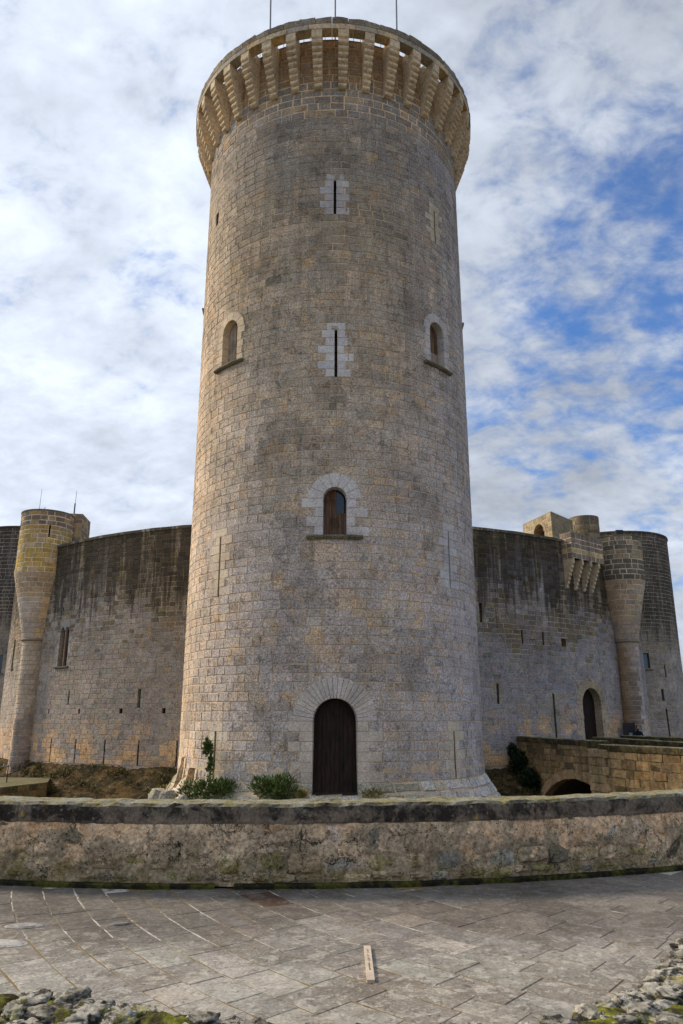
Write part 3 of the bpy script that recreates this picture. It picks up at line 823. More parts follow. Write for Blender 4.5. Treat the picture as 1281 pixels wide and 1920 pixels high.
def plank_set(surf, o, ua, ub, za, n, d, mat, parent, rg, colr, ztop=None, name='plank', arch=True):
    r = o['w'] / 2 + .0; zsr = o['z1'] - o['w'] / 2
    for i in range(n):
        a, b = ua + (ub - ua) * i / n + .004, ua + (ub - ua) * (i + 1) / n - .004
        def top(u):
            if ztop is not None: return ztop
            x = abs(u - o['u']); return zsr + math.sqrt(max(0.0001, r * r - x * x)) if arch else o['z1']
        pts = [(a, za), (b, za), (b, top(b)), ((a + b) / 2, top((a + b) / 2)), (a, top(a))]
        v, f = prism(surf, pts, d + rg.uniform(-.004, .004), .03 - d, .004)
        m = MB(); m.add(v, f, vary(colr, rg, .2, .05)); m.build(name, mat, parent)

rg = random.Random(77)
pale = (.60, .575, .57)
# the door
v, f = arch_board(surfD, oDoor, -.36, z0=-.62)
m = MB(); m.add(v, f, (1, 1, 1)); door = m.build('door', M['door'], don)
plank_set(surfD, oDoor, oDoor['u'] - .70, oDoor['u'] + .70, -.60, 10, -.33, M['door'], door, rg, (1, 1, 1))
m = MB(); v, f = prism(surfD, [(oDoor['u'] - .72, -.66), (oDoor['u'] + .72, -.66), (oDoor['u'] + .72, -.58), (oDoor['u'] - .72, -.58)], -.27, .5, .005); m.add(v, f, (1.5, 1.3, 1.2)); m.build('threshold_board', M['door'], door)
voussoirs(surfD, oDoor, 23, M['dressed'], door, rg, (.58, .53, .49), gap=.014)
jambs(surfD, oDoor, -.30, 1.53, .30, M['dressed'], door, rg, (.60, .52, .44), .38, .8)
jambs(surfD, oDoor, -.66, -.30, .30, M['donjon'], door, rg, (.58, .53, .47), .3, .45)
for i in range(4):
    a = oDoor['u'] - .78 + 1.56 * i / 4; v, f = prism(surfD, [(a + .006, -1.2), (a + .384, -1.2), (a + .384, -.665), (a + .006, -.665)], .05, .5, .015, rg, .004)
    m = MB(); m.add(v, f, vary((.52, .49, .47), rg, .1)); m.build('doorstep_stone', M['donjon'], door)
m = MB(); p = surfD(oDoor['u'] + .04, .55, -.31); tube(m, [(p[0], p[1] + .03, p[2]), (p[0], p[1] - .05, p[2])], .03, 8); m.build('handle', M['iron'], door)

def sill(surf, o, parent, w, z, h=.11, out=.14, colr=(.19, .18, .13)):
    n = 4
    for i in range(n):
        a, b = o['u'] - w / 2 + w * i / n, o['u'] - w / 2 + w * (i + 1) / n
        pass
    v = []; f = []; nn = 10
    prof = [(-.1, z - h), (out * .55, z - h), (out, z - h * .45), (out, z), (-.40, z + .01)]
    for i in range(nn + 1):
        u = o['u'] - w / 2 + w * i / nn
        for (d, zz) in prof: q = .012 * fbm((u * 5, d, zz * 5)); v.append(surf(u, zz + q, d + q))
    k = len(prof)
    for i in range(nn):
        for j in range(k - 1): b = i * k + j; f.append((b, b + k, b + k + 1, b + 1))
    f.append(tuple(reversed(range(k)))); f.append(tuple(range(nn * k, (nn + 1) * k)))
    m = MB(); m.add(v, f, colr); m.build('sill', M['donjon'], parent)
def arched_window(o, style, nv, ring_col, tan=True):
    v, f = arch_board(surfD, o, -.37); m = MB(); m.add(v, f, (.5, .4, .35)); w = m.build('window', M['door'], don)
    voussoirs(surfD, o, nv, M['dressed'], w, rg, ring_col)
    # inner lining of warm stone
    oi = dict(o); oi['w'] = o['w']
    zsr = o['z1'] - o['w'] / 2
    jambs(surfD, o, o['z0'], zsr, .31, M['dressed'], w, rg, ring_col, .30 if style == 0 else .26, .66 if style == 0 else .36)
    sill(surfD, o, w, o['w'] + (1.05 if style == 0 else .75), o['z0'], .13 if style == 0 else .10)
    u0, r = o['u'], o['w'] / 2
    if style == 0:
        plank_set(surfD, o, u0 - r, u0 - r * .05, o['z0'] + .01, 4, -.31, M['wood'], w, rg, (1, .9, .85))
        plank_set(surfD, o, u0 - r * .03, u0 + r, o['z0'] + .01, 5, -.31, M['wood'], w, rg, (1, .95, .95), ztop=o['z0'] + .80)
        # glazed upper part of the right leaf
        rr_ = r - .06; pts = [(u0 + .05, o['z0'] + .86), (u0 + rr_, o['z0'] + .86)] + [(u0 + rr_ * math.cos(t), zsr + rr_ * math.sin(t)) for t in [math.pi * .5 * i / 6 for i in range(6)]] + [(u0 + .05, zsr + rr_ * .99)]
        v, f = prism(surfD, pts, -.325, .36, .003); m = MB(); m.add(v, f, (1, 1, 1)); m.build('pane', M['glass'], w)
        m = MB(); v, f = prism(surfD, [(u0 - .02, o['z0']), (u0 + .045, o['z0']), (u0 + .045, zsr + r * .95), (u0 - .02, zsr + r * .97)], -.30, .34, .004); m.add(v, f, (.9, .8, .75)); m.build('mullion', M['wood'], w)
        m = MB(); v, f = prism(surfD, [(u0 + .05, o['z0'] + .80), (u0 + r, o['z0'] + .80), (u0 + r, o['z0'] + .86), (u0 + .05, o['z0'] + .86)], -.305, .34, .004); m.add(v, f, (.9, .8, .75)); m.build('rail', M['wood'], w)
    elif style == 1:
        plank_set(surfD, o, u0 - r, u0 + r * .15, o['z0'] + .01, 2, -.26, M['tanwood'], w, rg, (1, 1, 1))
        plank_set(surfD, o, u0 + r * .2, u0 + r, o['z0'] + .01, 2, -.28, M['tanwood'], w, rg, (.85, .8, .75))
    else:
        plank_set(surfD, o, u0 - r, u0 + r, o['z0'] + .72, 4, -.29, M['wood'], w, rg, (1, .9, .8))
        plank_set(surfD, o, u0 - r, u0 + r, o['z0'] + .01, 2, -.27, M['tanwood'], w, rg, (1, 1, 1), ztop=o['z0'] + .70)
arched_window(oWin, 0, 7, pale); arched_window(oW1, 1, 5, (.60, .49, .35)); arched_window(oW2, 2, 5, (.54, .51, .50))
# the arrow slits
def slit(surf, o, parent, mat, jc=None, h=.30, a=.28, b=.52, depth=.55, dc=(.20, .16, .12), cap=True, nm='arrow_slit'):
    mb = box_in(surf, o['u'], o['w'] - .004, o['z0'] + .004, o['z1'] - .004, -.03, depth, dc, grow=.05)
    s = mb.build(nm, mat, parent)
    if jc is not None:
        dm = M['dressed'] if mat is M['donjon'] else mat
        jambs(surf, o, o['z0'], o['z1'], h, dm, s, rg, jc, a, b, proud=.008, depth=.2)
        if cap:
            v, f = prism(surf, [(o['u'] - .32, o['z1'] + .006), (o['u'] + .34, o['z1'] + .006), (o['u'] + .34, o['z1'] + .29), (o['u'] - .32, o['z1'] + .29)], .008, .1, .008, rg, .002)
            m = MB(); m.add(v, f, vary(jc, rg, .05)); m.build('lintel', dm, s)
    return s
for o, jc in ((oS1, (.47, .45, .45)), (oS2, (.62, .60, .61)), (oS3, (.52, .44, .34)), (oS4, (.60, .50, .38)), (oS5, (.56, .54, .55)), (oS6, (.62, .53, .40)), (oS7, (.62, .53, .42))):
    slit(surfD, o, don, M['donjon'], jc)
for o in (oB1, oB2): slit(surfD, o, don, M['donjon'])
slit(surfD, oSq, don, M['donjon'], nm='putlog_hole')
for o in (oG1, oG2):
    s = slit(surfD, o, don, M['donjon'], None, dc=(.45, .33, .2), nm='gun_port')
    jambs(surfD, o, -.75, o['z1'], .33, M['donjon'], s, rg, (.68, .55, .38), .13, .17, proud=.02, depth=.4)
# weathered stone stubs on the flanks
for a, z in ((-88, 19.1), (90, 18.5)):
    o = dict(u=ud(a), z0=z, w=.5); sill(surfD, o, don, .7, z, .2, .12)

# crown: corbels, parapet, walkway
RC = 6.50
prof = [(5.60, 28.3), (5.60, 25.85)]
nl = 8
x0, z0, x1, z1 = 5.74, 25.84, RC - .10, 27.62
for i in range(nl):
    a = (x0 + (x1 - x0) * i / nl, z0 + (z1 - z0) * i / nl); b = (x0 + (x1 - x0) * (i + 1) / nl, z0 + (z1 - z0) * (i + 1) / nl)
    L_ = math.hypot(b[0] - a[0], b[1] - a[1]); nx, nzv = (b[1] - a[1]) / L_, -(b[0] - a[0]) / L_
    for t in (0.0, .18, .38, .62, .82):
        bul = math.sin(math.pi * t) * .095
        prof.append((a[0] + (b[0] - a[0]) * t + nx * bul, a[1] + (b[1] - a[1]) * t + nzv * bul))
prof += [(RC - .08, 27.62), (RC - .02, 27.70), (RC - .02, 28.05), (5.9, 28.05), (5.9, 28.3)]
def corbel_mesh(prof, hw, taper=.0):
    m = MB(); n = len(prof)
    def w(r): return hw * (.72 + .28 * min(1, max(0, (r - 5.7) / .75))) if hw > .15 else hw
    vv = [(-w(r), -r, z) for r, z in prof] + [(w(r), -r, z) for r, z in prof]
    ff = [(i, i + n, (i + 1) % n + n, (i + 1) % n) for i in range(n)]
    ff += [tuple(range(n)), tuple(reversed(range(n, 2 * n)))]
    me = bpy.data.meshes.new('corbel'); me.from_pydata(vv, [], ff)
    a = me.attributes.new('tint', 'FLOAT_COLOR', 'POINT'); a.data.foreach_set('color', [.60, .49, .345, 1] * len(vv))
    me.materials.append(M['crown']); return me
me = corbel_mesh(prof, .205)
bm_ = me
NC = 38
for i in range(NC):
    ang = R_(-.6 + (i + .5) * 360 / NC)
    o = bpy.data.objects.new('corbel', me); col.objects.link(o); o.parent = don; o.matrix_parent_inverse = world_of(don).inverted()
    o.location = (TX, TY, 0); o.rotation_euler = (0, 0, ang); o.scale = (1 + random.Random(i).uniform(-.07, .07), 1, 1)
rng = random.Random(8)
surfP = cyl(TX, TY, lambda z: RC)
FP = math.pi * RC
def parapet_ring(z0, z1, Lm, top, tintf, name, amp=.006, proud=0.0):
    u = -FP; out = []
    k = int(round(2 * FP / Lm)); 
    for i in range(k):
        a = -FP + 2 * FP * i / k; b = -FP + 2 * FP * (i + 1) / k
        a += .008; b -= .008
        h0, h1 = rng.uniform(-top, top), rng.uniform(-top, top)
        v = []; ns = 3
        for j in range(ns + 1):
            uu = a + (b - a) * j / ns; hh = h0 + (h1 - h0) * j / ns + top * .8 * fbm((uu * 3, z1, 0), 1.0)
            v += [surfP(uu, z0 + .004, proud), surfP(uu, z1 - .004 + hh, proud + rng.uniform(-amp, amp)), surfP(uu, z1 - .004 + hh, -.42), surfP(uu, z0 + .004, -.42)]
        f = []
        for j in range(ns):
            q = 4 * j
            for e in range(4): f.append((q + e, q + 4 + e, q + 4 + (e + 1) % 4, q + (e + 1) % 4))
        f.append((3, 2, 1, 0)); q = 4 * ns; f.append((q, q + 1, q + 2, q + 3))
        f = [tuple(reversed(x)) for x in f]
        # keep the outer face last for ranking
        out.append((v, f, tintf(rng)))
    for v, f, c in out:
        m = MB(); m.add(v, f, c); m.build(name, M['crown'] if name != 'rim_stone' else M['donjon'], don)
parapet_ring(28.05, 28.30, .92, .0, lambda r: vary((.56, .45, .30) if r.random() < .6 else (.38, .34, .28), r, .12), 'parapet_stone')
parapet_ring(28.30, 28.58, .66, .045, lambda r: vary((.29, .25, .19), r, .28), 'rim_stone', .02, .01)
m = MB(); n = 64; vv = [(TX, TY, 28.34)] + [(TX + 5.72 * math.sin(2 * math.pi * i / n), TY - 5.72 * math.cos(2 * math.pi * i / n), 28.34) for i in range(n)]
m.add(vv, [(0, i + 1, (i + 1) % n + 1) for i in range(n)], (.3, .27, .23)); m.build('roof_terrace', M['crown'], don)
m = MB()
for i in range(120):
    a = 2 * math.pi * i / 120; x, y = TX + 5.62 * math.sin(a), TY - 5.62 * math.cos(a); tube(m, [(x, y, 28.3), (x, y, 29.2)], .012, 4)
m.build('terrace_railing', M['black'], don, kind='stuff')

# flagpoles
for i, (x, lean) in enumerate(((-3.53, -.02), (-.32, 0), (2.76, .01))):
    m = MB(); tube(m, [(x, 30, 28.18), (x + lean * 6, 30, 38.5)], .052, 10, r1=.04)
    fp = m.build('flagpole', M['metal'])
    tag(fp, ['grey pole on the tower roof, leftmost of the three', 'grey pole on the tower roof, middle of the three', 'grey pole on the tower roof, rightmost of the three'][i], 'flagpole', 'poles on the tower roof')
    b = MB(); tube(b, [(x, 30, 28.18), (x, 30, 28.40)], .11, 10); b.build('pole_base', M['metal'], fp)

# ================================================================== CASTLE BODY (round curtain wall)
BX, BY, RB = -1.2, 65.4, 25.3
surfB = cyl(BX, BY, lambda z: RB if z > -.8 else RB)
def ub(a): return R_(a) * RB
bod = empty('castle_curtain_wall', (BX, BY, -.9), 'round curved castle wall of dark streaked stone blocks behind the keep', 'castle wall')
B = []
def bo(kind, a, z0, z1, w, **k): o = dict(kind=kind, a=a, u=ub(a), z0=z0, z1=z1, w=w, **k); B.append(o); return o
BW = bo('rect', -37.8, 4.70, 7.05, .96, jamb=0)            # twin window
BD = bo('arch', 39.6, -.25, 3.35, 1.95, ring=.55, jamb=.4)  # gate
bslits = [(-38.5, -.80, .5, .09), (-33.2, -.80, .52, .09), (-27.9, -.80, .53, .09), (-22.6, -.80, .53, .09), (-17.2, -.80, .55, .09),
          (-35.5, 2.25, 3.33, .12), (-23.0, 2.2, 3.33, .20), (-33.1, 1.75, 2.1, .14), (-25.7, 1.75, 2.15, .22), (-19.3, 1.75, 2.15, .22), (-39.9, 1.75, 2.1, .12), (-38.7, 7.9, 8.3, .10),
          (27.0, 5.65, 6.4, .12), (30.6, 5.70, 6.45, .14), (44.1, 7.7, 8.4, .10), (31.7, .3, 3.0, .16), (20.8, 6.8, 7.85, .16), (22.7, 2.45, 3.5, .15), (57.3, 2.1, 3.5, .12)]
SL = [bo('slit', *q[:3], q[3], jamb=(.5 if q[3] >= .12 and q[2] - q[1] > .9 and q[1] > 0 else 0)) for q in bslits]
SQ = bo('rect', 34.5, 5.6, 6.2, .42, jamb=0)
NW = [bo('rect', -56.2, 4.8, 6.75, .5, jamb=0), bo('rect', 56.6, 5.0, 6.75, .55, jamb=0)]
rng = random.Random(31)
zsB = courses(-.85, 12.05, .275, rng, .10)
for o in SL + [SQ, BW] + NW:
    for k in ('z0', 'z1'): o[k] = min(zsB, key=lambda q: abs(q - o[k]))
    if o['z1'] - o['z0'] < .1: o['z1'] = o['z0'] + .27
def tB(u, z, rg):
    p = surfB(u, z); g = fbm(p, .22); g2 = fbm((p[0] + 30, p[1], p[2]), .8); a = math.degrees(u / RB)
    zz = z + g * 5
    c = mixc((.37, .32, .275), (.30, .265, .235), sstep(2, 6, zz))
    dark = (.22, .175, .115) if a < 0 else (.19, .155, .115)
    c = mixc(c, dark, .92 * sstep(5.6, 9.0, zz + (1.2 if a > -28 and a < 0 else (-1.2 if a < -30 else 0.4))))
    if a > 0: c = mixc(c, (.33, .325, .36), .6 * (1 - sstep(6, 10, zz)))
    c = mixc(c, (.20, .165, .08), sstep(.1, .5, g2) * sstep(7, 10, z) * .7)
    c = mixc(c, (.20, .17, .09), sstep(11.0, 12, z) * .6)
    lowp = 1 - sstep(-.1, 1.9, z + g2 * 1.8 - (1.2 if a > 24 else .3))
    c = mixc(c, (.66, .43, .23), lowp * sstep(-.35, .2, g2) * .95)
    if rg.random() < .07: c = mixc(c, (.22, .18, .09), .7 * sstep(3, 6, z))
    return vary(c, rg, .10 + .32 * sstep(5.5, 8, z), .06)
def tBc(u, z):
    p = surfB(u, z); g = fbm(p, .5)
    return mixc((.48, .39, .30), (.42, .34, .24), sstep(6, 9, z + g * 3))
UB = ub(72)
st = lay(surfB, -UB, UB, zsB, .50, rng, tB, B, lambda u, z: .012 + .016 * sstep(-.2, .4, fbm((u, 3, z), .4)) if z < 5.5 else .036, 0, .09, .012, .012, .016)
hideB = lambda x, y: (345 < x < 900) or y > 1497 or (x > 1060 and y > 1398)
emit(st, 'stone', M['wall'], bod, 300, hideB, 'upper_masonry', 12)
cm = core(surfB, -UB, UB, -2.75, 12.05, B, tBc)
# rest of the round wall, simple, out of sight
for i in range(48):
    a0, a1 = UB + (2 * math.pi * RB - 2 * UB) * i / 48, UB + (2 * math.pi * RB - 2 * UB) * (i + 1) / 48
    cm.add([surfB(a0, -2.75, -.03), surfB(a1, -2.75, -.03), surfB(a1, 12.05, -.03), surfB(a0, 12.05, -.03)], [(0, 1, 2, 3)], (.3, .27, .22))
cm.build('mortar_core', M['wall'], bod)
# coping course and roof terrace
m = MB(); nB = 160; vv = []; ff = []
for i in range(nB):
    u = 2 * math.pi * RB * i / nB
    q = fbm((u * .7, 1, 1), 1.0) * .04
    for d, z in ((.0, 12.05), (.07, 12.07), (.08, 12.22 + q), (-.25, 12.27 + q), (-1.0, 12.25)): vv.append(surfB(u, z, d))
for i in range(nB):
    for k in range(4): a = 5 * i + k; b = 5 * ((i + 1) % nB) + k; ff.append((a, b, b + 1, a + 1))
m.add(vv, ff, (.40, .37, .29)); m.build('coping', M['wall'], bod)
m = MB(); m.add([surfB(2 * math.pi * RB * i / nB, 12.2, -.95) for i in range(nB)], [tuple(range(nB))], (.33, .29, .24)); m.build('roof_terrace', M['crown'], bod)

rg = random.Random(5)
def rectblock(surf, u0, u1, z0, z1, proud, depth, c, name, parent, mat, bev=.01):
    v, f = prism(surf, [(u0, z0), (u1, z0), (u1, z1), (u0, z1)], proud, depth, bev); m = MB(); m.add(v, f, c); return m.build(name, mat, parent)
# twin-arched window
tw = box_in(surfB, BW['u'], BW['w'] - .01, BW['z0'] + .01, BW['z1'] - .01, -.03, .5, (.34, .28, .22)).build('twin_window', M['wall'], bod)
u0, zA, zB_ = BW['u'], BW['z0'], BW['z1']
for s in (-1, 1):                              # lintel with two arched heads, one half each
    r = .20; cu = u0 + s * .24; zc = zB_ - .34
    pts = [(cu - .245, zc), (cu - r, zc)] + [(cu - r * math.cos(math.pi * i / 10), zc + r * math.sin(math.pi * i / 10)) for i in range(1, 10)] + [(cu + r, zc), (cu + .245, zc), (cu + .245, zB_ + .22), (cu - .245, zB_ + .22)]
    v, f = prism(surfB, pts, .012, .3, .002); m = MB(); m.add(v, f, (.36, .34, .33)); m.build('arched_lintel', M['wall'], tw)
m = MB(); p0, p1 = surfB(u0, zA, -.08), surfB(u0, zB_ - .34, -.08); tube(m, [p0, p1], .045, 10, (.3, .25, .2)); m.build('mullion_column', M['wall'], tw)
for s in (-1, 1): 
    for k in range(2):
        a = u0 + s * .24 - .2 + k * .2; rectblock(surfB, a + .004, a + .196, zA + .02, zB_ - .12, -.24, .30, vary((.9, .75, .7), rg, .15), 'shutter', tw, M['wood'])
rectblock(surfB, u0 - .72, u0 + .72, zA - .10, zA - .005, .13, .2, (.15, .13, .10), 'sill', tw, M['wall'], .02)
for s in (-1, 1): rectblock(surfB, u0 + s * .66 - .12, u0 + s * .66 + .12, zB_ - .40, zB_ - .32, .05, .1, (.22, .19, .15), 'impost', tw, M['wall'])
jambs(surfB, BW, zA, zB_ - .36, .35, M['wall'], tw, rg, (.36, .345, .33), .16, .34, .01, .3)
for k, o in enumerate(SL):
    big = o['jamb'] > 0
    slit(surfB, o, bod, M['wall'], (.36, .33, .28) if big else None, .3, .2, .42, .6, (.16, .13, .10), cap=False)
slit(surfB, SQ, bod, M['wall'], None, dc=(.30, .22, .13), nm='small_window')
m = MB(); p = surfB(ub(28.8), 6.1, 0)
v, f = prism(surfB, [(ub(28.8) - .28, 5.95), (ub(28.8) + .28, 5.95), (ub(28.8), 6.45)], .07, .1, .03); m.add(v, f, (.34, .27, .2)); m.build('gabled_plaque', M['wall'], bod)
for o in NW:
    s = slit(surfB, o, bod, M['wall'], None, dc=(.25, .2, .15), nm='window'); rectblock(surfB, o['u'] - .4, o['u'] + .4, o['z0'] - .1, o['z0'] - .004, .1, .1, (.2, .18, .14), 'sill', s, M['wall'])
    rectblock(surfB, o['u'] - .22, o['u'] + .22, o['z0'] + .02, o['z1'] - .02, -.22, .26, (.5, .4, .35), 'shutter', s, M['door'])
# the gate
m = box_in(surfB, BD['u'], BD['w'] + .1, -.3, 3.35, -.9, 3.0, (.05, .045, .04)); gate = m.build('gateway', M['wall'], bod)
voussoirs(surfB, BD, 15, M['wall'], gate, rg, (.43, .35, .25), depth=.70, gap=.014)
jambs(surfB, BD, -.25, BD['z1'] - BD['w'] / 2, .3, M['wall'], gate, rg, (.46, .37, .27), .35, .7, depth=.70)
v, f = arch_board(surfB, dict(BD, w=1.95, z1=3.32), -.45, z0=-.25, thick=.75); 
m = MB(); m.add(v, f, (1, 1, 1)); m.build('gateway_shade_board', M['door'], gate)  # dark board painting the shade inside the open gateway
rectblock(surfB, BD['u'] - .62, BD['u'] - .30, 1.55, 1.85, -.42, .5, (1, 1, 1), 'notice', gate, M['tile'])
rectblock(surfB, BD['u'] - .61, BD['u'] - .31, 1.75, 1.84, -.415, .49, (1, 1, 1), 'notice_header', gate, M['red'])

# ------------------------------------------------------------------ bank below the castle wall
m = MB(); vv = []; ff = []; na, nk = 360, 16
for i in range(na + 1):
    a = R_(-75 + 150 * i / na)
    for k in range(nk + 1):
        t = k / nk; r = RB - .15 + t * 3.4; z = -.80 - 2.0 * (t ** .85)
        p = (BX + r * math.sin(a), BY - r * math.cos(a)); q = .22 * fbm((p[0], p[1], z), .8, 5); q2 = .8 * fbm((p[0] * 3, p[1] * 3, z), 1.0, 3)
        e = 0 if k == 0 else 1
        vv.append((p[0] + e * q * .35 * math.sin(a), p[1] - e * q * .35, z + e * (q * .28 + q2 * .12)))
for i in range(na):
    for k in range(nk): b = i * (nk + 1) + k; ff.append((b, b + 1, b + nk + 2, b + nk + 1))
m.add(vv, [tuple(reversed(q)) for q in ff], (1, 1, 1)); m.build('moat_bank', M['bank'], smooth=True, kind='structure')
# moat floor
m = MB(); vv = []; ff = []; n1, n2 = 70, 60
for i in range(n1 + 1):
    for j in range(n2 + 1):
        x = -26 + 52 * i / n1; y = 8 + 36 * j / n2; vv.append((x, y, -2.55 + .18 * fbm((x, y, 0), .3)))
for i in range(n1):
    for j in range(n2): b = i * (n2 + 1) + j; ff.append((b, b + n2 + 1, b + n2 + 2, b + 1))
m.add(vv, ff, (1, 1, 1)); m.build('moat_floor', M['terrain'], smooth=True, kind='structure')

# ------------------------------------------------------------------ side towers
def side_tower(cx, cy, r, a_lo, a_hi, ztop, label, tint_bias, ops, seed, hide=None):
    t = empty('round_corner_tower', (cx, cy, -2), label, 'tower')
    s = cyl(cx, cy, lambda z: r if z > 1e8 else r + max(0, (6 - z)) * .035); rg = random.Random(seed)
    L_ = []
    for (a, z0, z1, w, nm) in ops: L_.append(dict(kind='rect', a=a, u=R_(a) * r, z0=z0, z1=z1, w=w, jamb=0, nm=nm))
    zs = courses(-1.5, ztop - .1, .30, rg)
    for o in L_:
        o['z0'] = min(zs, key=lambda q: abs(q - o['z0'])); o['z1'] = min(zs, key=lambda q: abs(q - o['z1']))
    def tt(u, z, rr):
        p = s(u, z); g = fbm(p, .3)
        c = mixc((.40, .365, .34), tint_bias, sstep(3, 10, z + g * 4)); c = mixc(c, (.36, .30, .2), sstep(.1, .5, fbm((p[0], p[1], p[2] + 9), .9)) * .4)
        return vary(c, rr, .15, .04)
    u0, u1 = R_(a_lo) * r, R_(a_hi) * r
    emit(lay(s, u0, u1, zs, .5, rg, tt, L_, .036, 0, .09, .012, .01, .01), 'stone', M['wall'], t, 150, hide, 'upper_masonry', 12)
    c = core(s, -math.pi * r, math.pi * r, -2.7, ztop, L_, lambda u, z: (.40, .34, .28))
    c.build('mortar_core', M['mortar'], t)
    m = MB(); n = 48; vv = []; ff = []
    for i in range(n):
        u = 2 * math.pi * r * i / n
        for d, z in ((-.02, ztop - .12), (.06, ztop - .1), (.06, ztop + .04), (-.35, ztop + .07), (-.4, ztop - .3)): vv.append(s(u, z, d))
    for i in range(n):
        for k in range(4): a = 5 * i + k; b = 5 * ((i + 1) % n) + k; ff.append((a, b, b + 1, a + 1))
    m.add(vv, ff, (.22, .20, .16)); m.build('coping', M['wall'], t)
    m = MB(); m.add([s(2 * math.pi * r * i / n, ztop - .3, -.35) for i in range(n)], [tuple(range(n))], (.3, .27, .22)); m.build('roof', M['crown'], t)
    for o in L_:
        w = slit(s, o, t, M['wall'], None, dc=(.25, .2, .15), nm=o['nm'])
        if o['nm'] == 'window':
            rectblock(s, o['u'] - o['w'] / 2, o['u'] + o['w'] / 2, o['z0'] + .02, o['z1'] - .02, -.2, .25, (1, 1, 1), 'pane', w, M['bluegl'] if cx > 0 else M['glass'])
            rectblock(s, o['u'] - o['w'] * .75, o['u'] + o['w'] * .75, o['z0'] - .12, o['z0'] - .004, .12, .1, (.2, .18, .14), 'sill', w, M['wall'])
    return t
side_tower(-27.3, BY, 4.7, -60, 100, 17.1, 'tall dark round tower at the left edge, behind the turret with the flared base', (.20, .18, .17),
           [(-2.0, 5.2, 6.5, .75, 'window')], 3)
side_tower(BX + 25, BY, 5.0, -100, 60, 16.6, 'large round grey tower with a blue glazed window at the right edge, past the gate', (.26, .23, .19),
           [(4.0, 5.5, 6.6, .75, 'window'), (17.5, 2.8, 3.8, .22, 'arrow_slit'), (19.0, .2, 2.2, .14, 'arrow_slit'), (24, 4.6, 5.8, .12, 'arrow_slit')], 4)

# ------------------------------------------------------------------ bartizans (corner turrets on columns)
def bartizan(cx, cy, zb, zring, zflare, ztop, rc, rt, label, tintf, ops, seed, hide=None):
    t = empty('corner_turret', (cx, cy, zb), label, 'turret'); rg = random.Random(seed)
    def Rf(z):
        if z > 1e8: return rt
        if z < zring: return rc + max(0, (zb + 1.6 - z)) * .06
        if z < zflare: q = (z - zring) / (zflare - zring); return rc + .04 + (rt + .06 - rc - .04) * (q ** 1.12)
        return rt + .06 - .05 * min(1, (z - zflare) / .6)
    s = cyl(cx, cy, Rf)
    zs = courses(zb, zring, .30, rg) + [z for z in courses(zring + .16, zflare, .30, rg)] + courses(zflare, ztop - .08, .30, rg)[1:]
    for o in ops:
        o.update(kind='rect', u=R_(o['a']) * rt, jamb=0)
        o['z0'] = min(zs, key=lambda q: abs(q - o['z0'])); o['z1'] = min(zs, key=lambda q: abs(q - o['z1']))
    out = []
    half = math.pi * rt
    col_n = 7; cone_n = 9
    for k in range(len(zs) - 1):
        a, b = zs[k], zs[k + 1]
        if b - a < .05 or abs(a - zring) < .02: continue
        rloc = Rf((a + b) / 2); nst = max(5, int(2 * math.pi * rloc / .55))
        Lm = 2 * half / nst
        out += lay(s, -half, half, [a, b], Lm, rg, tintf, ops, .044, 0, .06, .008, .006, .008)
    emit(out, 'stone', M['turret'], t, 300, hide, 'hidden_masonry', 8)
    c = core(s, -half, half, zb - .6, zring, [], lambda u, z: (.42, .34, .26), d=-.02, du=.12, dz=.3)
    c = core(s, -half, half, zring, ztop, ops, lambda u, z: (.76, .67, .54) if z > zflare - 2.5 else (.44, .38, .32), d=-.02, du=.12, dz=.2, mb=c)
    c.build('mortar_core', M['mortar'], t)
    # moulded ring
    m = MB(); n = 28; vv = []; ff = []; pr = [(-.06, 0), (.03, .0), (.085, .05), (.085, .11), (.03, .17), (-.04, .17)]
    for i in range(n):
        a = 2 * math.pi * i / n
        for d, z in pr: r = rc + .03 + d; vv.append((cx + r * math.sin(a), cy - r * math.cos(a), zring + z))
    k = len(pr)
    for i in range(n):
        for j in range(k - 1): a = k * i + j; b = k * ((i + 1) % n) + j; ff.append((a, b, b + 1, a + 1))
    m.add(vv, ff, (.27, .24, .19)); m.build('ring_moulding', M['turret'], t, smooth=True)
    m = MB(); n = 36; vv = []; ff = []
    for i in range(n):
        u = 2 * math.pi * rt * i / n
        for d, z in ((-.02, ztop - .09), (.035, ztop - .07), (.035, ztop), (-.2, ztop + .03)): vv.append(s(u, z, d))
    for i in range(n):
        for j in range(3): a = 4 * i + j; b = 4 * ((i + 1) % n) + j; ff.append((a, b, b + 1, a + 1))
    ff.append(tuple(4 * i + 3 for i in range(n)))
    m.add(vv, ff, (.24, .22, .18)); m.build('coping', M['turret'], t)
    for o in ops: slit(s, o, t, M['turret'], None, dc=(.12, .09, .06), depth=.35, nm='arrow_slit')
    return t
LBX, LBY = -19.35, 47.6
def tL(u, z, rg):
    p = (u, z, 3)
    if z > 13.4: c = (0.270, 0.221, 0.174) if rg.random() < .62 else (0.540, 0.390, 0.192)
    elif z > 10.3: c = (0.50, 0.36, 0.12) if rg.random() < .72 else (0.540, 0.429, 0.288)
    elif z > 9.0: c = (0.446, 0.351, 0.252)
    elif z > 6.2: c = (0.499, 0.436, 0.384) if u < .8 else (0.621, 0.468, 0.288)
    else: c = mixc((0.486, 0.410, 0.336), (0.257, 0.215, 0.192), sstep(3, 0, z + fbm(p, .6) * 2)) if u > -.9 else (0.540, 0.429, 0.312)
    return vary(c, rg, .13, .05)
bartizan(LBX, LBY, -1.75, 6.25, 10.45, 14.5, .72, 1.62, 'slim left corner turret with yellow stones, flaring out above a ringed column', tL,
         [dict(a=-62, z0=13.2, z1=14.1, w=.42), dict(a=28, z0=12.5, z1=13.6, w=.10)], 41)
RBX, RBY = 18.35, 48.6
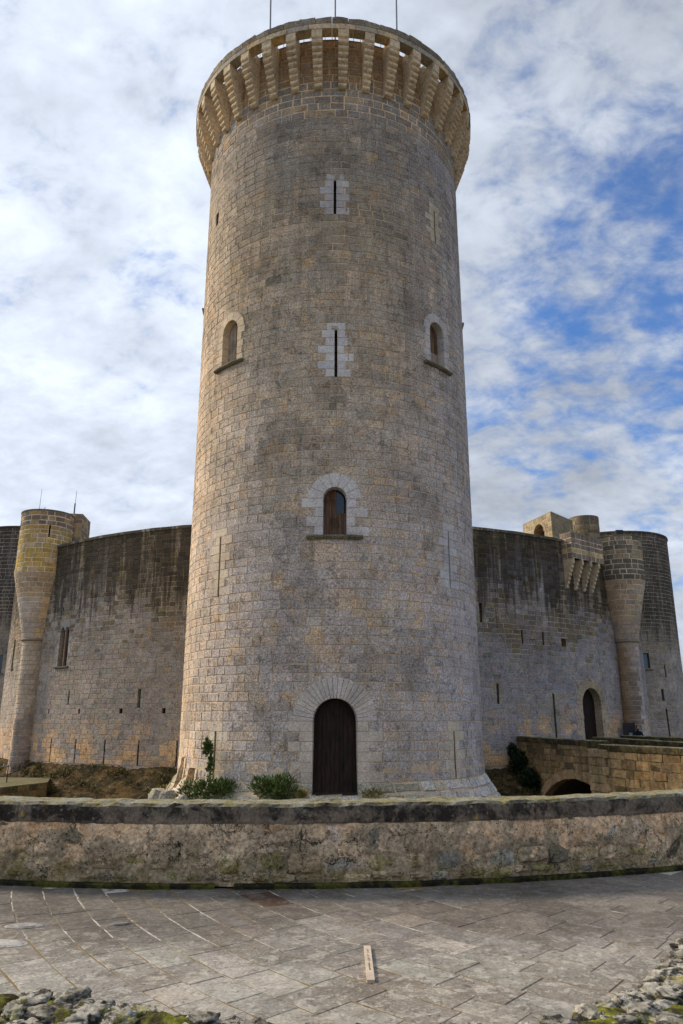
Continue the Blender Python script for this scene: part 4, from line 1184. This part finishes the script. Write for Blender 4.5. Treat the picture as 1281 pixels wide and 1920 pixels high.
def tR(u, z, rg):
    if z > 11.6: c = (0.405, 0.325, 0.216) if rg.random() < .5 else (0.230, 0.189, 0.144)
    elif z > 10.3: c = (0.176, 0.150, 0.114)
    elif z > 7.6: c = (0.50, 0.37, 0.25) if (u < 0 or rg.random() < .4) else (0.45, 0.37, 0.29)
    elif z > 6.2: c = (0.446, 0.351, 0.282)
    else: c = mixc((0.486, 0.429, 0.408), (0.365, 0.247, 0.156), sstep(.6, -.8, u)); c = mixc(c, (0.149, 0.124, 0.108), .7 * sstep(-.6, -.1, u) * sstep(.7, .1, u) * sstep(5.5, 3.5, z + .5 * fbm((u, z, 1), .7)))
    return vary(c, rg, .13, .05)
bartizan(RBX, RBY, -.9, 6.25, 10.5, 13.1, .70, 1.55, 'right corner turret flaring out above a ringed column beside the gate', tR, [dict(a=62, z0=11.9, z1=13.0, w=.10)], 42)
m = MB(); box(m, RBX - .5, RBX - .05, RBY - 1.5, RBY - 1.2, 13.12, 13.40); fl = m.build('floodlight', M['black']); tag(fl, 'small black floodlight on top of the right corner turret', 'lamp')
m = MB(); tube(m, [(RBX - .28, RBY - 1.3, 13.0), (RBX - .28, RBY - 1.3, 13.14)], .04, 8); m.build('bracket', M['black'], fl)

# ------------------------------------------------------------------ blocks with flat masonry faces
def block(name, poly, z0, z1, label, cat, seed, tintf, mat, h=.3, Lm=.5, ops=None, parent=None, joint=.032, cap=True, visible=None, corec=(.48, .40, .30), limit=200, hide=None, capc=(.25, .22, .17)):
    """poly: counter-clockwise corners seen from above; every side is laid in courses"""
    c = (sum(p[0] for p in poly) / len(poly), sum(p[1] for p in poly) / len(poly))
    t = parent or empty(name, (c[0], c[1], z0), label, cat); rg = random.Random(seed); zs = courses(z0, z1, h, rg); out = []; cm = MB()
    for i in range(len(poly)):
        p, q = poly[i], poly[(i + 1) % len(poly)]; s = plane(p, q); op = (ops or {}).get(i, [])
        if visible is None or i in visible:
            out += lay(s, 0, s.L, zs, Lm, rg, lambda u, z, r, s=s: tintf(s(u, z), r), op, joint, .0, .05, .01, .008, .01)
        core(s, 0, s.L, z0 - (.3 if z0 < 0 else .0), z1, op, lambda u, z: corec, d=-.014, mb=cm)
    emit(out, 'stone', mat, t, limit, hide, 'hidden_masonry', 10)
    if cap: cm.add([(p[0], p[1], z1 + .02) for p in poly] + [(p[0], p[1], z1 - .05) for p in poly], [tuple(range(len(poly)))] + [(len(poly) + k, len(poly) + (k + 1) % len(poly), (k + 1) % len(poly), k) for k in range(len(poly))], capc)
    cm.build('mortar_core', M['mortar'], t)
    return t
tan = lambda a, b, k=.5: (lambda p, r: vary(a if r.random() < k else b, r, .13, .05))
# stair head beside the left turret
block('stair_head', [(-19.2, 47.9), (-17.3, 48.2), (-17.5, 50.4), (-19.2, 50.4)], 12.0, 14.75, 'square tan stone stair head joined to the left corner turret above the wall', 'turret block', 51,
      tan((0.540, 0.403, 0.228), (0.284, 0.234, 0.180)), M['turret'])
# roof blocks on the right
def pB(a, r): return (BX + r * math.sin(R_(a)), BY - r * math.cos(R_(a)))
oA = dict(kind='arch', u=1.95, z0=12.0, z1=13.85, w=1.25, ring=.25, jamb=0)
A = block('roof_chamber', [(12.35, 49.3), (13.35, 45.9), (15.45, 48.3), (14.3, 51.5)], 12.15, 14.30, 'square roof chamber with an arched opening standing behind the right wall top', 'roof chamber', 52,
      tan((0.486, 0.403, 0.252), (0.365, 0.305, 0.192)), M['turret'], ops={0: [oA]})
sA = plane((12.35, 49.3), (13.35, 45.9)); rg = random.Random(9)
m = box_in(sA, oA['u'], 1.25, 12.2, 13.5, -.03, 1.2, (0.338, 0.234, 0.132)); ar = m.build('arched_opening', M['turret'], A)
voussoirs(sA, oA, 9, M['turret'], ar, rg, (0.446, 0.351, 0.216), depth=.5)
surfK = cyl(16.75, 50.0, lambda z: 1.0)
K = empty('roof_turret', (16.75, 50, 12), 'small rounded stair turret between the roof chamber and the far tower', 'turret'); rg = random.Random(53)
emit(lay(surfK, -math.pi, math.pi, courses(12.1, 14.9, .3, rg), .45, rg, tan((0.338, 0.273, 0.180), (0.203, 0.169, 0.132)), [], .03, 0, .05, .01, .008, .01) if False else
     [(v, f, vary((0.365, 0.293, 0.180) if random.Random(i).random() < .5 else (0.216, 0.182, 0.138), rg, .12)) for i, (v, f, c) in enumerate(lay(surfK, -math.pi, math.pi, courses(12.1, 14.9, .3, rg), .45, rg, lambda u, z, r: (1, 1, 1), [], .03, 0, .05, .01, .008, .01))],
     'stone', M['turret'], K, 80, None, 'hidden_masonry', 8)
m = core(surfK, -math.pi, math.pi, 12, 14.9, [], lambda u, z: (0.472, 0.377, 0.240), du=.12); m.add([surfK(2 * math.pi * i / 24, 14.92, 0) for i in range(24)], [tuple(range(24))], (0.338, 0.286, 0.204)); m.build('mortar_core', M['turret'], K)

# machicolated box over the gate
bp = [pB(35.6, 26.05), pB(43.1, 26.05), pB(43.1, 25.2), pB(35.6, 25.2)]
BXo = block('machicolation_box', bp, 10.98, 12.55, 'projecting stone box on four scalloped corbels high above the gate', 'box machicolation', 54,
      lambda p, r: vary((0.567, 0.429, 0.228) if 11.25 < p[2] < 11.75 else (0.270, 0.221, 0.180), r, .15, .05), M['turret'], .3, .5, visible=(0, 1, 3), joint=.045, corec=(0.783, 0.624, 0.432))
prof = [(25.2, 10.98), (25.2, 9.15)]
nl = 7; x0, z0, x1, z1 = 25.32, 9.15, 25.98, 10.8
for i in range(nl):
    a = (x0 + (x1 - x0) * i / nl, z0 + (z1 - z0) * i / nl); b = (x0 + (x1 - x0) * (i + 1) / nl, z0 + (z1 - z0) * (i + 1) / nl)
    L_ = math.hypot(b[0] - a[0], b[1] - a[1]); nx, nzv = (b[1] - a[1]) / L_, -(b[0] - a[0]) / L_
    for t in (0.0, .25, .5, .75): bul = math.sin(math.pi * t) * .07; prof.append((a[0] + (b[0] - a[0]) * t + nx * bul, a[1] + (b[1] - a[1]) * t + nzv * bul))
prof += [(26.0, 10.8), (26.0, 10.98)]
me2 = corbel_mesh(prof, .10)
for a in (35.9, 37.9, 39.9, 41.9):
    o = bpy.data.objects.new('corbel', me2); col.objects.link(o); o.parent = BXo; o.matrix_parent_inverse = world_of(BXo).inverted(); o.location = (BX, BY, 0); o.rotation_euler = (0, 0, R_(a))

# ------------------------------------------------------------------ bridge to the gate
W1 = [(9.45, 42.95), (11.8, 35.4)]; W2 = [(11.45, 34.9), (13.4, 30.7)]; W2b = (16.6, 23.9)
brg = empty('entrance_bridge', (11, 38, -2.6), 'yellow-brown stone bridge with a low arch leading to the castle gate', 'bridge'); rg = random.Random(61)
def tBr(p, r):
    g = fbm(p, .6); c = mixc((.48, .335, .17), (.29, .20, .10), sstep(-.25, .3, g)); c = mixc(c, (.10, .085, .05), sstep(.15, .5, fbm((p[0] + 9, p[1], p[2]), 1.1)) * .8)
    return vary(c, r, .2, .06)
sB1 = plane(*W1); Larch = sB1.L * .70; RA = 4.2; zcr = -1.18; ao = dict(u=Larch)
def archhalf(z):                                 # half width of the arch opening at height z
    h = z - (zcr - RA); return math.sqrt(max(0, RA * RA - h * h)) if z < zcr else 0
out = []; cm = MB(); zs = courses(-2.6, .42, .30, rg)
for k in range(len(zs) - 1):
    a, b = zs[k], zs[k + 1]; hw = archhalf(a) + .26 if a < zcr + .2 else 0
    if a < zcr + .28 and hw < .9: hw = .9 if a < zcr + .1 else 0
    ops = [(Larch - hw, Larch + hw)] if hw > 0 else []
    for s, e in free(0, sB1.L, ops):
        for v, f, c in lay(sB1, s, e, [a, b], .62, rg, lambda u, z, r: tBr(sB1(u, z), r), [], .03, 0, .06, .015, .02, .02): out.append((v, f, c))
z = -2.75
while z < .42:
    hw = archhalf(z + .05); 
    for s, e in free(0, sB1.L, [(Larch - hw, Larch + hw)] if hw else []):
        cm.add([sB1(s, z, -.03), sB1(e, z, -.03), sB1(e, z + .1, -.03), sB1(s, z + .1, -.03)], [(0, 1, 2, 3)], (.30, .22, .11))
    z += .1
na = 17; t0 = math.acos(min(1, archhalf(-2.5) / RA))
for i in range(na):
    a0 = math.pi - t0 - (math.pi - 2 * t0) * i / na; a1 = math.pi - t0 - (math.pi - 2 * t0) * (i + 1) / na; zc = zcr - RA
    pts = [(Larch + RA * math.cos(a0), zc + RA * math.sin(a0)), (Larch + RA * math.cos(a1), zc + RA * math.sin(a1)), (Larch + (RA + .42) * math.cos(a1), zc + (RA + .42) * math.sin(a1)), (Larch + (RA + .42) * math.cos(a0), zc + (RA + .42) * math.sin(a0))]
    v, f = prism(sB1, pts, .02, .5, .012, rg, .004); m = MB(); m.add(v, f, vary((.56, .38, .21), rg, .12)); m.build('voussoir', M['bridge'], brg)
# vault behind the arch
m = MB()
for i in range(16):
    a0, a1 = math.pi * i / 16, math.pi * (i + 1) / 16; zc = zcr - RA
    q = [sB1(Larch + RA * math.cos(a), zc + RA * math.sin(a), d) for a, d in ((a0, -.4), (a1, -.4), (a1, -3.6), (a0, -3.6))]
    if min(p[2] for p in q) > -4: m.add(q, [(0, 1, 2, 3)], (.2, .15, .1))
m.add([sB1(Larch - RA, -5, -3.4), sB1(Larch + RA, -5, -3.4), sB1(Larch + RA, -1.2, -3.4), sB1(Larch - RA, -1.2, -3.4)], [(0, 1, 2, 3)], (.15, .11, .07))
m.build('vault', M['bridge'], brg)
sB2 = plane(W2[0], W2b)
out += [s_ for s_ in lay(sB2, 0, sB2.L, courses(-2.6, .22, .34, rg), .7, rg, lambda u, z, r: tBr(sB2(u, z), r), [], .04, 0, .06, .015, .025, .03)]
core(sB2, 0, sB2.L, -2.75, .22, [], lambda u, z: (.34, .25, .13), mb=cm)
sBe = plane((W1[1][0] - .1, W1[1][1] + .3), W2[0])
# quoined pilaster where the two walls meet
sPl = plane((11.30, 35.6), (11.62, 34.55))
for i, z in enumerate([-2.6 + .36 * k for k in range(8)]):
    w = .18 if i % 2 else 0
    v, f = prism(sPl, [(0 - w * .3, z + .01), (sPl.L + w, z + .01), (sPl.L + w, z + .35), (0 - w * .3, z + .35)], .12, .5, .015, rg, .005); m = MB(); m.add(v, f, vary((.58, .42, .22), rg, .1)); m.build('quoin_stone', M['bridge'], brg)
emit(out, 'stone', M['bridge'], brg, 260, lambda x, y: y > 1500, 'lower_masonry', 20)
cm.build('mortar_core', M['bridge'], brg)
# copings
def coping_run(p, q, z, h, wd, parent, Lm=1.0, dr=0.0):
    s = plane(p, q); n = max(1, int(s.L / Lm))
    for i in range(n):
        a, b = s.L * i / n, s.L * (i + 1) / n
        zz = z - dr * (a + b) / 2 / s.L
        sf = lambda u, zq, d=0: s(u, zq, d)
        v, f = coping_block(sf, a + .01, b - .01, zz - h, zz, .05, -wd, rg, 4, 3); m = MB(); m.add(v, f, (.13, .115, .075)); m.build('coping_stone', M['bridgecop'], parent)
def bc():
    t = NT('mossy_bridge_coping'); n2 = t.noise(9, 8, .7, .3); n1 = t.noise(1.6, 6, .6, .6)
    nz = t.t.nodes.new('ShaderNodeSeparateXYZ'); t.L(t.geo.outputs['Normal'], nz.inputs[0])
    c = t.mix(t.rng(n1, .42, .6), (.05, .045, .03), (.13, .105, .05)); c = t.mix(t.rng(nz.outputs[2], .45, .8), c, t.mix(t.rng(n1, .45, .55), (.30, .27, .14), (.20, .19, .15)))
    c = t.scale(c, t.rng(n2, .3, .7, .6, 1.4)); t.bump(n2, .7, .04); return t.done(c, .93, .1)
M['bridgecop'] = bc()
coping_run(W1[0], W1[1], .68, .28, .45, brg, 1.1, .06)
coping_run(W2[0], W2b, .50, .28, .45, brg, 1.1, 0.0)
F1, F2, F3 = (13.9, 43.2), (15.5, 35.0), (19.5, 25.0)
def wallbox(p, q, z0, z1, wd, c, name, parent):
    s = plane(p, q); v, f = prism(s, [(0, z0), (s.L, z0), (s.L, z1), (0, z1)], 0, wd, .01, back=True); m = MB(); m.add(v, f, c); return m.build(name, M['bridge'], parent)
wallbox(F1, F2, -2.6, .38, .4, (.22, .17, .09), 'far_parapet', brg); wallbox(F2, F3, -2.6, .32, .4, (.22, .17, .09), 'far_parapet', brg)
coping_run(F1, F2, .62, .24, .45, brg, 1.1, .05); coping_run(F2, F3, .56, .24, .45, brg, 1.1, .1)
m = MB(); pl = [(9.7, 43.0), (12.05, 35.5), (11.85, 35.0), (17.0, 24.1), (24, 26), (22, 44), (21.5, 56), (14, 46.2)]
m.add([(x, y, -.22) for x, y in pl], [tuple(range(len(pl)))], (.3, .26, .2)); m.build('deck', M['bridge'], brg)
w3 = empty('forecourt_wall', (17, 43, -.2), 'short low mossy wall in front of the seated person by the gate', 'wall')
wallbox((16.5, 46.0), (17.7, 39.8), -.25, .40, .4, (.2, .16, .1), 'wall_face', w3); coping_run((16.5, 46.0), (17.7, 39.8), .64, .24, .45, w3, 1.2)
m = MB(); box(m, 17.7, 18.1, 39.4, 39.8, -.25, .85, (.36, .3, .22)); m.build('end_pier', M['bridge'], w3)

# ------------------------------------------------------------------ left: retaining wall in the moat, handrail
rw = block('retaining_wall', [(-17.2, 36.0), (-15.3, 41.2), (-16.2, 44.0), (-19.5, 44.5), (-19.5, 36.0)][::1], -2.6, -1.62, 'low mossy retaining wall in the moat at the left edge, under the turret', 'wall', 71,
      tan((.20, .15, .07), (.10, .085, .045)), M['bridge'], .33, .7, corec=(.16, .12, .06), capc=(.15, .14, .075), hide=lambda x, y: y > 1495)
hr = empty('handrail', (-18, 41, -1.6), 'thin dark handrail on the retaining wall at the left edge', 'handrail')
m = MB(); tube(m, [(-17.35, 41, -1.62), (-17.35, 41, -.75)], .03, 6); m.build('post', M['iron'], hr)
m = MB(); tube(m, [(-17.35, 41, -.78), (-19.6, 41.2, -1.15)], .02, 6); m.build('rail', M['metal'], hr)

# antennas
for i, (x, z0, z1, r) in enumerate(((-20.55, 14.9, 16.75, .018), (-18.15, 14.9, 16.6, .022), (-20.2, 14.9, 15.45, .03))):
    m = MB(); tube(m, [(x, 48.9, z0), (x + .03, 48.9, z1)], r, 6, r1=r * .6); a = m.build('antenna', M['metal'])
    tag(a, ['tall thin antenna on the left side of the corner turret top', 'antenna mast where the left turret meets the stair head', 'short stub antenna on top of the left corner turret'][i], 'antenna', 'antennas on the left turret')
    if i == 1: b = MB(); tube(b, [(x, 48.9, 15.0), (x, 48.9, 15.7)], .045, 6); b.build('mast_base', M['black'], a)

# ------------------------------------------------------------------ seated person and board near the gate
pb = empty('information_board', (17.45, 47.4, -.2), 'dark freestanding board with white print left of the seated person', 'sign')
m = MB(); box(m, 17.22, 17.98, 47.56, 47.60, .25, 1.32); m.build('panel', M['black'], pb)
for x in (17.3, 17.9): m = MB(); box(m, x - .03, x + .03, 47.52, 47.56, -.22, .30); m.build('leg', M['black'], pb)
m = MB(); rg = random.Random(3)
for k in range(5): z = .70 - k * .055; x = 17.55 + rg.uniform(0, .05); box(m, x, x + rg.uniform(.12, .27), 47.545, 47.56, z, z + .03)
m.build('print', M['white'], pb, kind='stuff')
# bench
bn = empty('stone_bench', (18.0, 47.3, -.2), 'low stone bench carrying the seated person by the turret', 'bench')
m = MB(); box(m, 17.6, 18.4, 47.15, 47.5, .16, .24, (.3, .28, .24)); m.build('seat', M['bridge'], bn)
for x in (17.65, 18.15): m = MB(); box(m, x, x + .2, 47.2, 47.45, -.22, .16, (.28, .26, .22)); m.build('leg', M['bridge'], bn)
def skin(name, verts, edges, radii, mat, parent, root=0, sub=1):
    me = bpy.data.meshes.new(name); me.from_pydata(verts, edges, []); o = bpy.data.objects.new(name, me); col.objects.link(o)
    o.parent = parent; o.matrix_parent_inverse = world_of(parent).inverted(); me.materials.append(mat)
    md = o.modifiers.new('skin', 'SKIN'); 
    if not me.skin_vertices: me.attributes
    lay_ = me.skin_vertices[0] if len(me.skin_vertices) else None
    if lay_:
        for i, r in enumerate(radii): lay_.data[i].radius = (r, r) if not isinstance(r, tuple) else r
        lay_.data[root].use_root = True
    md.use_smooth_shade = True; s = o.modifiers.new('sub', 'SUBSURF'); s.levels = sub; s.render_levels = sub
    return o
per = empty('person', (18.25, 47.85, -.2), 'person in a dark jacket sitting hunched beside the board near the gate', 'person')
px_, py_, sz = 17.98, 47.3, .24
V = [(0, 0, .10), (0, -.02, .30), (0, -.07, .48), (-.02, -.12, .60), (-.04, -.18, .70), (-.05, -.21, .80), (-.05, -.215, .88),      # pelvis..neck..head
     (-.18, -.10, .53), (-.27, -.16, .32), (-.20, -.38, .24), (-.14, -.44, .23),      # left arm
     (.18, -.10, .53), (.27, -.15, .32), (.19, -.37, .24), (.12, -.44, .23),
     (-.10, -.12, .09), (-.13, -.46, .12), (-.13, -.44, -.30), (-.14, -.60, -.40),
     (.10, -.12, .09), (.14, -.46, .12), (.15, -.44, -.30), (.16, -.60, -.40)]
Ed = [(0, 1), (1, 2), (2, 3), (3, 4), (4, 5), (5, 6), (2, 7), (7, 8), (8, 9), (9, 10), (2, 11), (11, 12), (12, 13), (13, 14), (0, 15), (15, 16), (16, 17), (17, 18), (0, 19), (19, 20), (20, 21), (21, 22)]
Rd = [(.17, .13), (.16, .12), (.17, .11), .06, .085, .10, .07, .07, .05, .038, .035, .07, .05, .038, .035, .09, .065, .05, .04, .09, .065, .05, .04]
body = skin('body', [(px_ + x, py_ + y, sz + z) for x, y, z in V], Ed, Rd, M['cloth'], per, 0, 2)
def blob(name, c, r, mat, parent, k=0, seed=0):
    m = MB(); n, q = 14, 9; vv = []; ff = []
    for i in range(q + 1):
        ph = math.pi * i / q
        for j in range(n):
            th = 2 * math.pi * j / n; d = Vector((math.sin(ph) * math.cos(th), math.sin(ph) * math.sin(th), math.cos(ph)))
            w = 1 + k * noise.noise(d * 2 + Vector((seed, 0, 0))); vv.append((c[0] + r[0] * d.x * w, c[1] + r[1] * d.y * w, c[2] + r[2] * d.z * w))
    for i in range(q):
        for j in range(n): ff.append((i * n + j, (i + 1) * n + j, (i + 1) * n + (j + 1) % n, i * n + (j + 1) % n))
    m.add(vv, ff, (1, 1, 1)); return m.build(name, mat, parent, smooth=True)
hx, hy, hz = px_ - .045, py_ - .20, sz + .80
head = blob('head', (hx, hy - .012, hz), (.082, .10, .118), M['skin'], per, .04)
blob('nose', (hx, hy - .118, hz - .01), (.014, .02, .024), M['skin'], head)
for s in (-1, 1): blob('ear', (hx + s * .084, hy, hz - .005), (.012, .024, .032), M['skin'], head); blob('eye', (hx + s * .03, hy - .103, hz + .018), (.012, .008, .007), M['hair'], head)
blob('hair', (hx, hy + .018, hz + .035), (.094, .108, .105), M['hair'], per, .08)
for s in (-1, 1):
    hnd = blob('hand', (px_ + s * .07 - .02, py_ - .47, sz + .22), (.045, .05, .022), M['skin'], per)
    for k in range(4): m = MB(); bx = px_ + s * .07 - .02 + (k - 1.5) * .019; tube(m, [(bx, py_ - .50, sz + .225), (bx, py_ - .545, sz + .215), (bx - s * .004, py_ - .56, sz + .19)], .009, 6, r1=.006); m.build('finger', M['skin'], hnd)
    m = MB(); tube(m, [(px_ + s * .07 - .02 - s * .04, py_ - .46, sz + .225), (px_ + s * .07 - .02 - s * .065, py_ - .50, sz + .215)], .011, 6, r1=.008); m.build('thumb', M['skin'], hnd)

# ------------------------------------------------------------------ plants
def foliage(name, blobs, n, size, mat, label, cat, seed, loc, up=.4, stems=True, grass=False):
    t = empty(name, loc, label, cat); rg = random.Random(seed); m = MB()
    for (c, r, k) in blobs:
        for _ in range(int(n * k)):
            d = Vector((rg.gauss(0, 1), rg.gauss(0, 1), rg.gauss(0, 1))).normalized() * (rg.random() ** .42)
            w = 1 + .35 * noise.noise(d * 2.3 + Vector(c))
            p = Vector((c[0] + d.x * r[0] * w, c[1] + d.y * r[1] * w, c[2] + d.z * r[2] * w))
            dirv = (d + Vector((rg.uniform(-1, 1), rg.uniform(-1, 1), rg.uniform(-.3, 1) + up))).normalized()
            l = size * rg.uniform(.6, 1.4); wv = dirv.cross(Vector((rg.uniform(-1, 1), rg.uniform(-1, 1), rg.uniform(-1, 1)))).normalized() * l * (.10 if grass else .28)
            b = rg.uniform(.6, 1.5); c_ = (b * rg.uniform(.85, 1.15), b, b * rg.uniform(.7, 1.1))
            q = p + dirv * l; mid = p + dirv * l * .5
            m.add([tuple(p), tuple(mid + wv), tuple(q), tuple(mid - wv)], [(0, 1, 2, 3)], c_)
    m.build('foliage', mat, t, kind='stuff')
    if stems:
        s = MB()
        for (c, r, k) in blobs:
            for _ in range(7):
                e = (c[0] + rg.uniform(-.7, .7) * r[0], c[1] + rg.uniform(-.5, .5) * r[1], c[2] + rg.uniform(.2, .95) * r[2]); b = (c[0] + rg.uniform(-.3, .3) * r[0], c[1] + .1, c[2] - r[2])
                tube(s, [b, ((b[0] + e[0]) / 2 + rg.uniform(-.05, .05), (b[1] + e[1]) / 2, (b[2] + e[2]) / 2), e], .012, 5, (.6, .5, .4), .005)
        s.build('stems', M['wood'], t, kind='stuff')
    return t
foliage('shrub', [((-4.30, 25.15, -.62), (.42, .3, .42), .9), ((-3.75, 24.95, -.52), (.38, .28, .26), .8)], 850, .17, M['leaf'],
        'dark green bush at the keep foot directly below the overgrown slit', 'shrub', 1, (-3.9, 25, -.9), grass=True)
foliage('shrub', [((-2.35, 24.25, -.42), (.42, .25, .28), .8), ((-1.80, 24.05, -.48), (.38, .28, .45), 1.1)], 850, .17, M['leaf'],
        'dark green bush at the foot of the keep nearest to the left of the door', 'shrub', 2, (-2.1, 24.2, -.9), grass=True)
foliage('shrub', [((-4.95, 25.6, -.75), (.28, .25, .42), 1)], 520, .15, M['leaf'], 'narrow green bush beside the gun ports at the left foot of the keep', 'shrub', 3, (-4.95, 25.6, -1.1), grass=True)
foliage('climbing_plant', [((-4.36, 25.52, .68), (.10, .10, .22), 1), ((-4.26, 25.52, .15), (.04, .06, .40), .5)], 300, .12, M['leaf'], 'small green plant growing out of the low arrow slit of the keep', 'plant', 4, (-4.3, 25.6, .2))
foliage('dry_shrub', [((-8.3, 38.2, -2.0), (.9, .5, .4), 1), ((-7.5, 38.4, -1.75), (.5, .4, .5), .6)], 1800, .16, M['yleaf'], 'yellow-green shrub in the moat just left of the keep', 'shrub', 5, (-8, 38.2, -2.4))
foliage('ivy', [((9.55, 41.9, -.9), (.45, .4, .75), 1), ((9.9, 41.0, -1.75), (.6, .5, .8), 1.2), ((9.2, 42.3, -.1), (.22, .3, .3), .2)], 2600, .17, M['ivy'], 'dark ivy hanging where the bridge meets the castle wall', 'ivy', 6, (9.6, 41.8, -2.2))
foliage('weed', [((-20.4, 45.5, -1.2), (.8, .6, .3), 1)], 1200, .2, M['yleaf'], 'mossy weeds on the bank at the left edge by the turret column', 'weeds', 7, (-20.4, 45.5, -1.5), stems=False, grass=True)
foliage('weed', [((.95, 24.0, -.58), (.35, .15, .12), .5), ((-1.22, 23.9, -.62), (.2, .12, .12), .5)], 700, .10, M['yleaf'], 'dry tufts on both sides of the keep doorstep', 'weeds', 8, (.3, 24, -.66), stems=False, grass=True)

tufts = []
rgt = random.Random(12)
for k in range(70):
    a = rgt.uniform(-44, -15) if k < 50 else rgt.uniform(19, 26); r = RB + rgt.uniform(.1, 2.0); t_ = (r - RB + .15) / 3.4
    tufts.append(((BX + r * math.sin(R_(a)), BY - r * math.cos(R_(a)), -.72 - 2.0 * t_ ** .85), (rgt.uniform(.15, .5), .2, rgt.uniform(.05, .13)), rgt.uniform(.3, 1)))
bg = foliage('bank_grass', tufts, 110, .17, M['grass'], 'sparse grass on the bank', 'grass', 9, (BX, BY - RB, -1), stems=False, grass=True)
g_ = [c for c in bg.children][0]; g_.parent = None; g_.name = 'bank_grass'; bpy.data.objects.remove(bg)
tag(g_, 'sparse low grass on the earth bank below the castle wall', 'grass', kind='stuff')

# pale boulders at the left foot of the keep
def boulder(c, r, mat, seed, parent=None, name='boulder', sub=3, amp=.25, freq=1.6, colr=(1, 1, 1), flat=False):
    import bmesh
    bm = bmesh.new(); bmesh.ops.create_icosphere(bm, subdivisions=sub, radius=1.0); rg = random.Random(seed)
    off = Vector((seed * 3.1, seed * 1.7, 0)); rot = rg.uniform(0, 3.14)
    for v in bm.verts:
        d = v.co.normalized(); q = Vector((math.copysign(abs(d.x) ** .7, d.x), math.copysign(abs(d.y) ** .7, d.y), math.copysign(abs(d.z) ** .75, d.z)))
        n1 = noise.fractal(d * freq + off, .9, 2.2, 5, noise_basis='PERLIN_ORIGINAL')
        rid = 1 - abs(noise.noise(d * freq * 2.2 + off)) * 2
        k = 1 + amp * n1 - amp * .5 * max(0, rid) ** 3 + amp * .14 * noise.fractal(d * 6 + off, .8, 2.1, 3, noise_basis='PERLIN_ORIGINAL'); k = max(.5, min(k, 1.25))
        p = Vector((q.x * r[0], q.y * r[1], q.z * r[2])) * k
        v.co = (c[0] + p.x * math.cos(rot) - p.y * math.sin(rot), c[1] + p.x * math.sin(rot) + p.y * math.cos(rot), c[2] + p.z)
    me = bpy.data.meshes.new(name); bm.to_mesh(me); bm.free(); me.polygons.foreach_set('use_smooth', [True] * len(me.polygons))
    a = me.attributes.new('tint', 'FLOAT_COLOR', 'POINT'); a.data.foreach_set('color', list((*colr, 1)) * len(me.vertices)); me.materials.append(mat)
    return link(name, me, parent)
for i, (c, r, lb) in enumerate([((-5.75, 26.35, -1.0), (.30, .25, .36), 'pale leaning boulder under the gun ports of the keep'), ((-5.05, 25.2, -1.05), (.22, .2, .36), 'pale narrow boulder among the bushes left of the keep'),
                                ((-6.15, 27.2, -1.2), (.45, .35, .5), 'mossy boulder at the far left foot of the keep')]):
    b = boulder(c, r, M['donjon'], 100 + i, None, 'boulder', 3, .3, 1.6, (.34, .315, .255)); tag(b, lb, 'boulder', 'boulders at the foot of the keep')

# ------------------------------------------------------------------ rough rock wall at the very front
edge = [(-3.4, 5.35), (-2.6, 4.75), (-2.0, 4.52), (-1.81, 4.46), (-1.42, 4.40), (-1.07, 4.24), (-.81, 4.12), (-.49, 4.06), (-.10, 3.99), (.15, 3.95), (.51, 3.94), (.92, 4.05), (1.23, 4.22), (1.47, 4.40), (1.79, 4.72), (1.99, 4.95), (2.4, 5.5), (2.9, 6.2)]
cum = [0]
for i in range(1, len(edge)): cum.append(cum[-1] + math.hypot(edge[i][0] - edge[i - 1][0], edge[i][1] - edge[i - 1][1]))
def eat(s):
    for i in range(1, len(edge)):
        if s <= cum[i] or i == len(edge) - 1:
            t = (s - cum[i - 1]) / (cum[i] - cum[i - 1]); a, b = edge[i - 1], edge[i]; dx, dy = b[0] - a[0], b[1] - a[1]; L_ = math.hypot(dx, dy)
            return a[0] + dx * t, a[1] + dy * t, dx / L_, dy / L_
SL_ = cum[-1]
rk = empty('rock_wall', (0, 3.6, 0), 'rough low wall of eroded lichened limestone with moss at the very front', 'rock wall')
m = MB(); vv = []; ff = []; ns, nt = 300, 44
for i in range(ns + 1):
    x, y, dx, dy = eat(SL_ * i / ns)
    for k in range(nt + 1):
        t = k / nt; w = -.02 + 1.5 * t            # distance inwards (towards the camera)
        X, Y = x + dy * w, y - dx * w
        z = .245 + .05 * fbm((X, Y, 0), 3.0, 5) + .018 * fbm((X, Y, 5), 16.0, 3)
        if k == 0: z = -.02
        if k == 1: z = .15
        vv.append((X, Y, z))
for i in range(ns):
    for k in range(nt): b = i * (nt + 1) + k; ff.append((b, b + nt + 1, b + nt + 2, b + 1))
m.add(vv, [tuple(reversed(q)) for q in ff], (1, 1, 1)); m.build('moss_bed', M['moss'], rk, smooth=True)
rg = random.Random(90); k = 0
for row, (w0, s0, zr) in enumerate(((.02, .11, .215), (.20, .105, .225), (.36, .11, .22), (.52, .115, .22), (.69, .12, .22), (.87, .13, .21), (1.06, .15, .20))):
    s = .2 + rg.random() * .1
    while s < SL_:
        x, y, dx, dy = eat(s); w = w0 + rg.uniform(-.04, .04); sz_ = s0 * rg.uniform(.7, 1.25)
        X, Y = x + dy * w, y - dx * w
        if abs(X) < 2.9:
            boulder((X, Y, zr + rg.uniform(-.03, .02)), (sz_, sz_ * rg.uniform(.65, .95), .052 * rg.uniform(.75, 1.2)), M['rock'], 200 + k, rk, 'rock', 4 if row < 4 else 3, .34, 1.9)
        s += sz_ * 1.55; k += 1
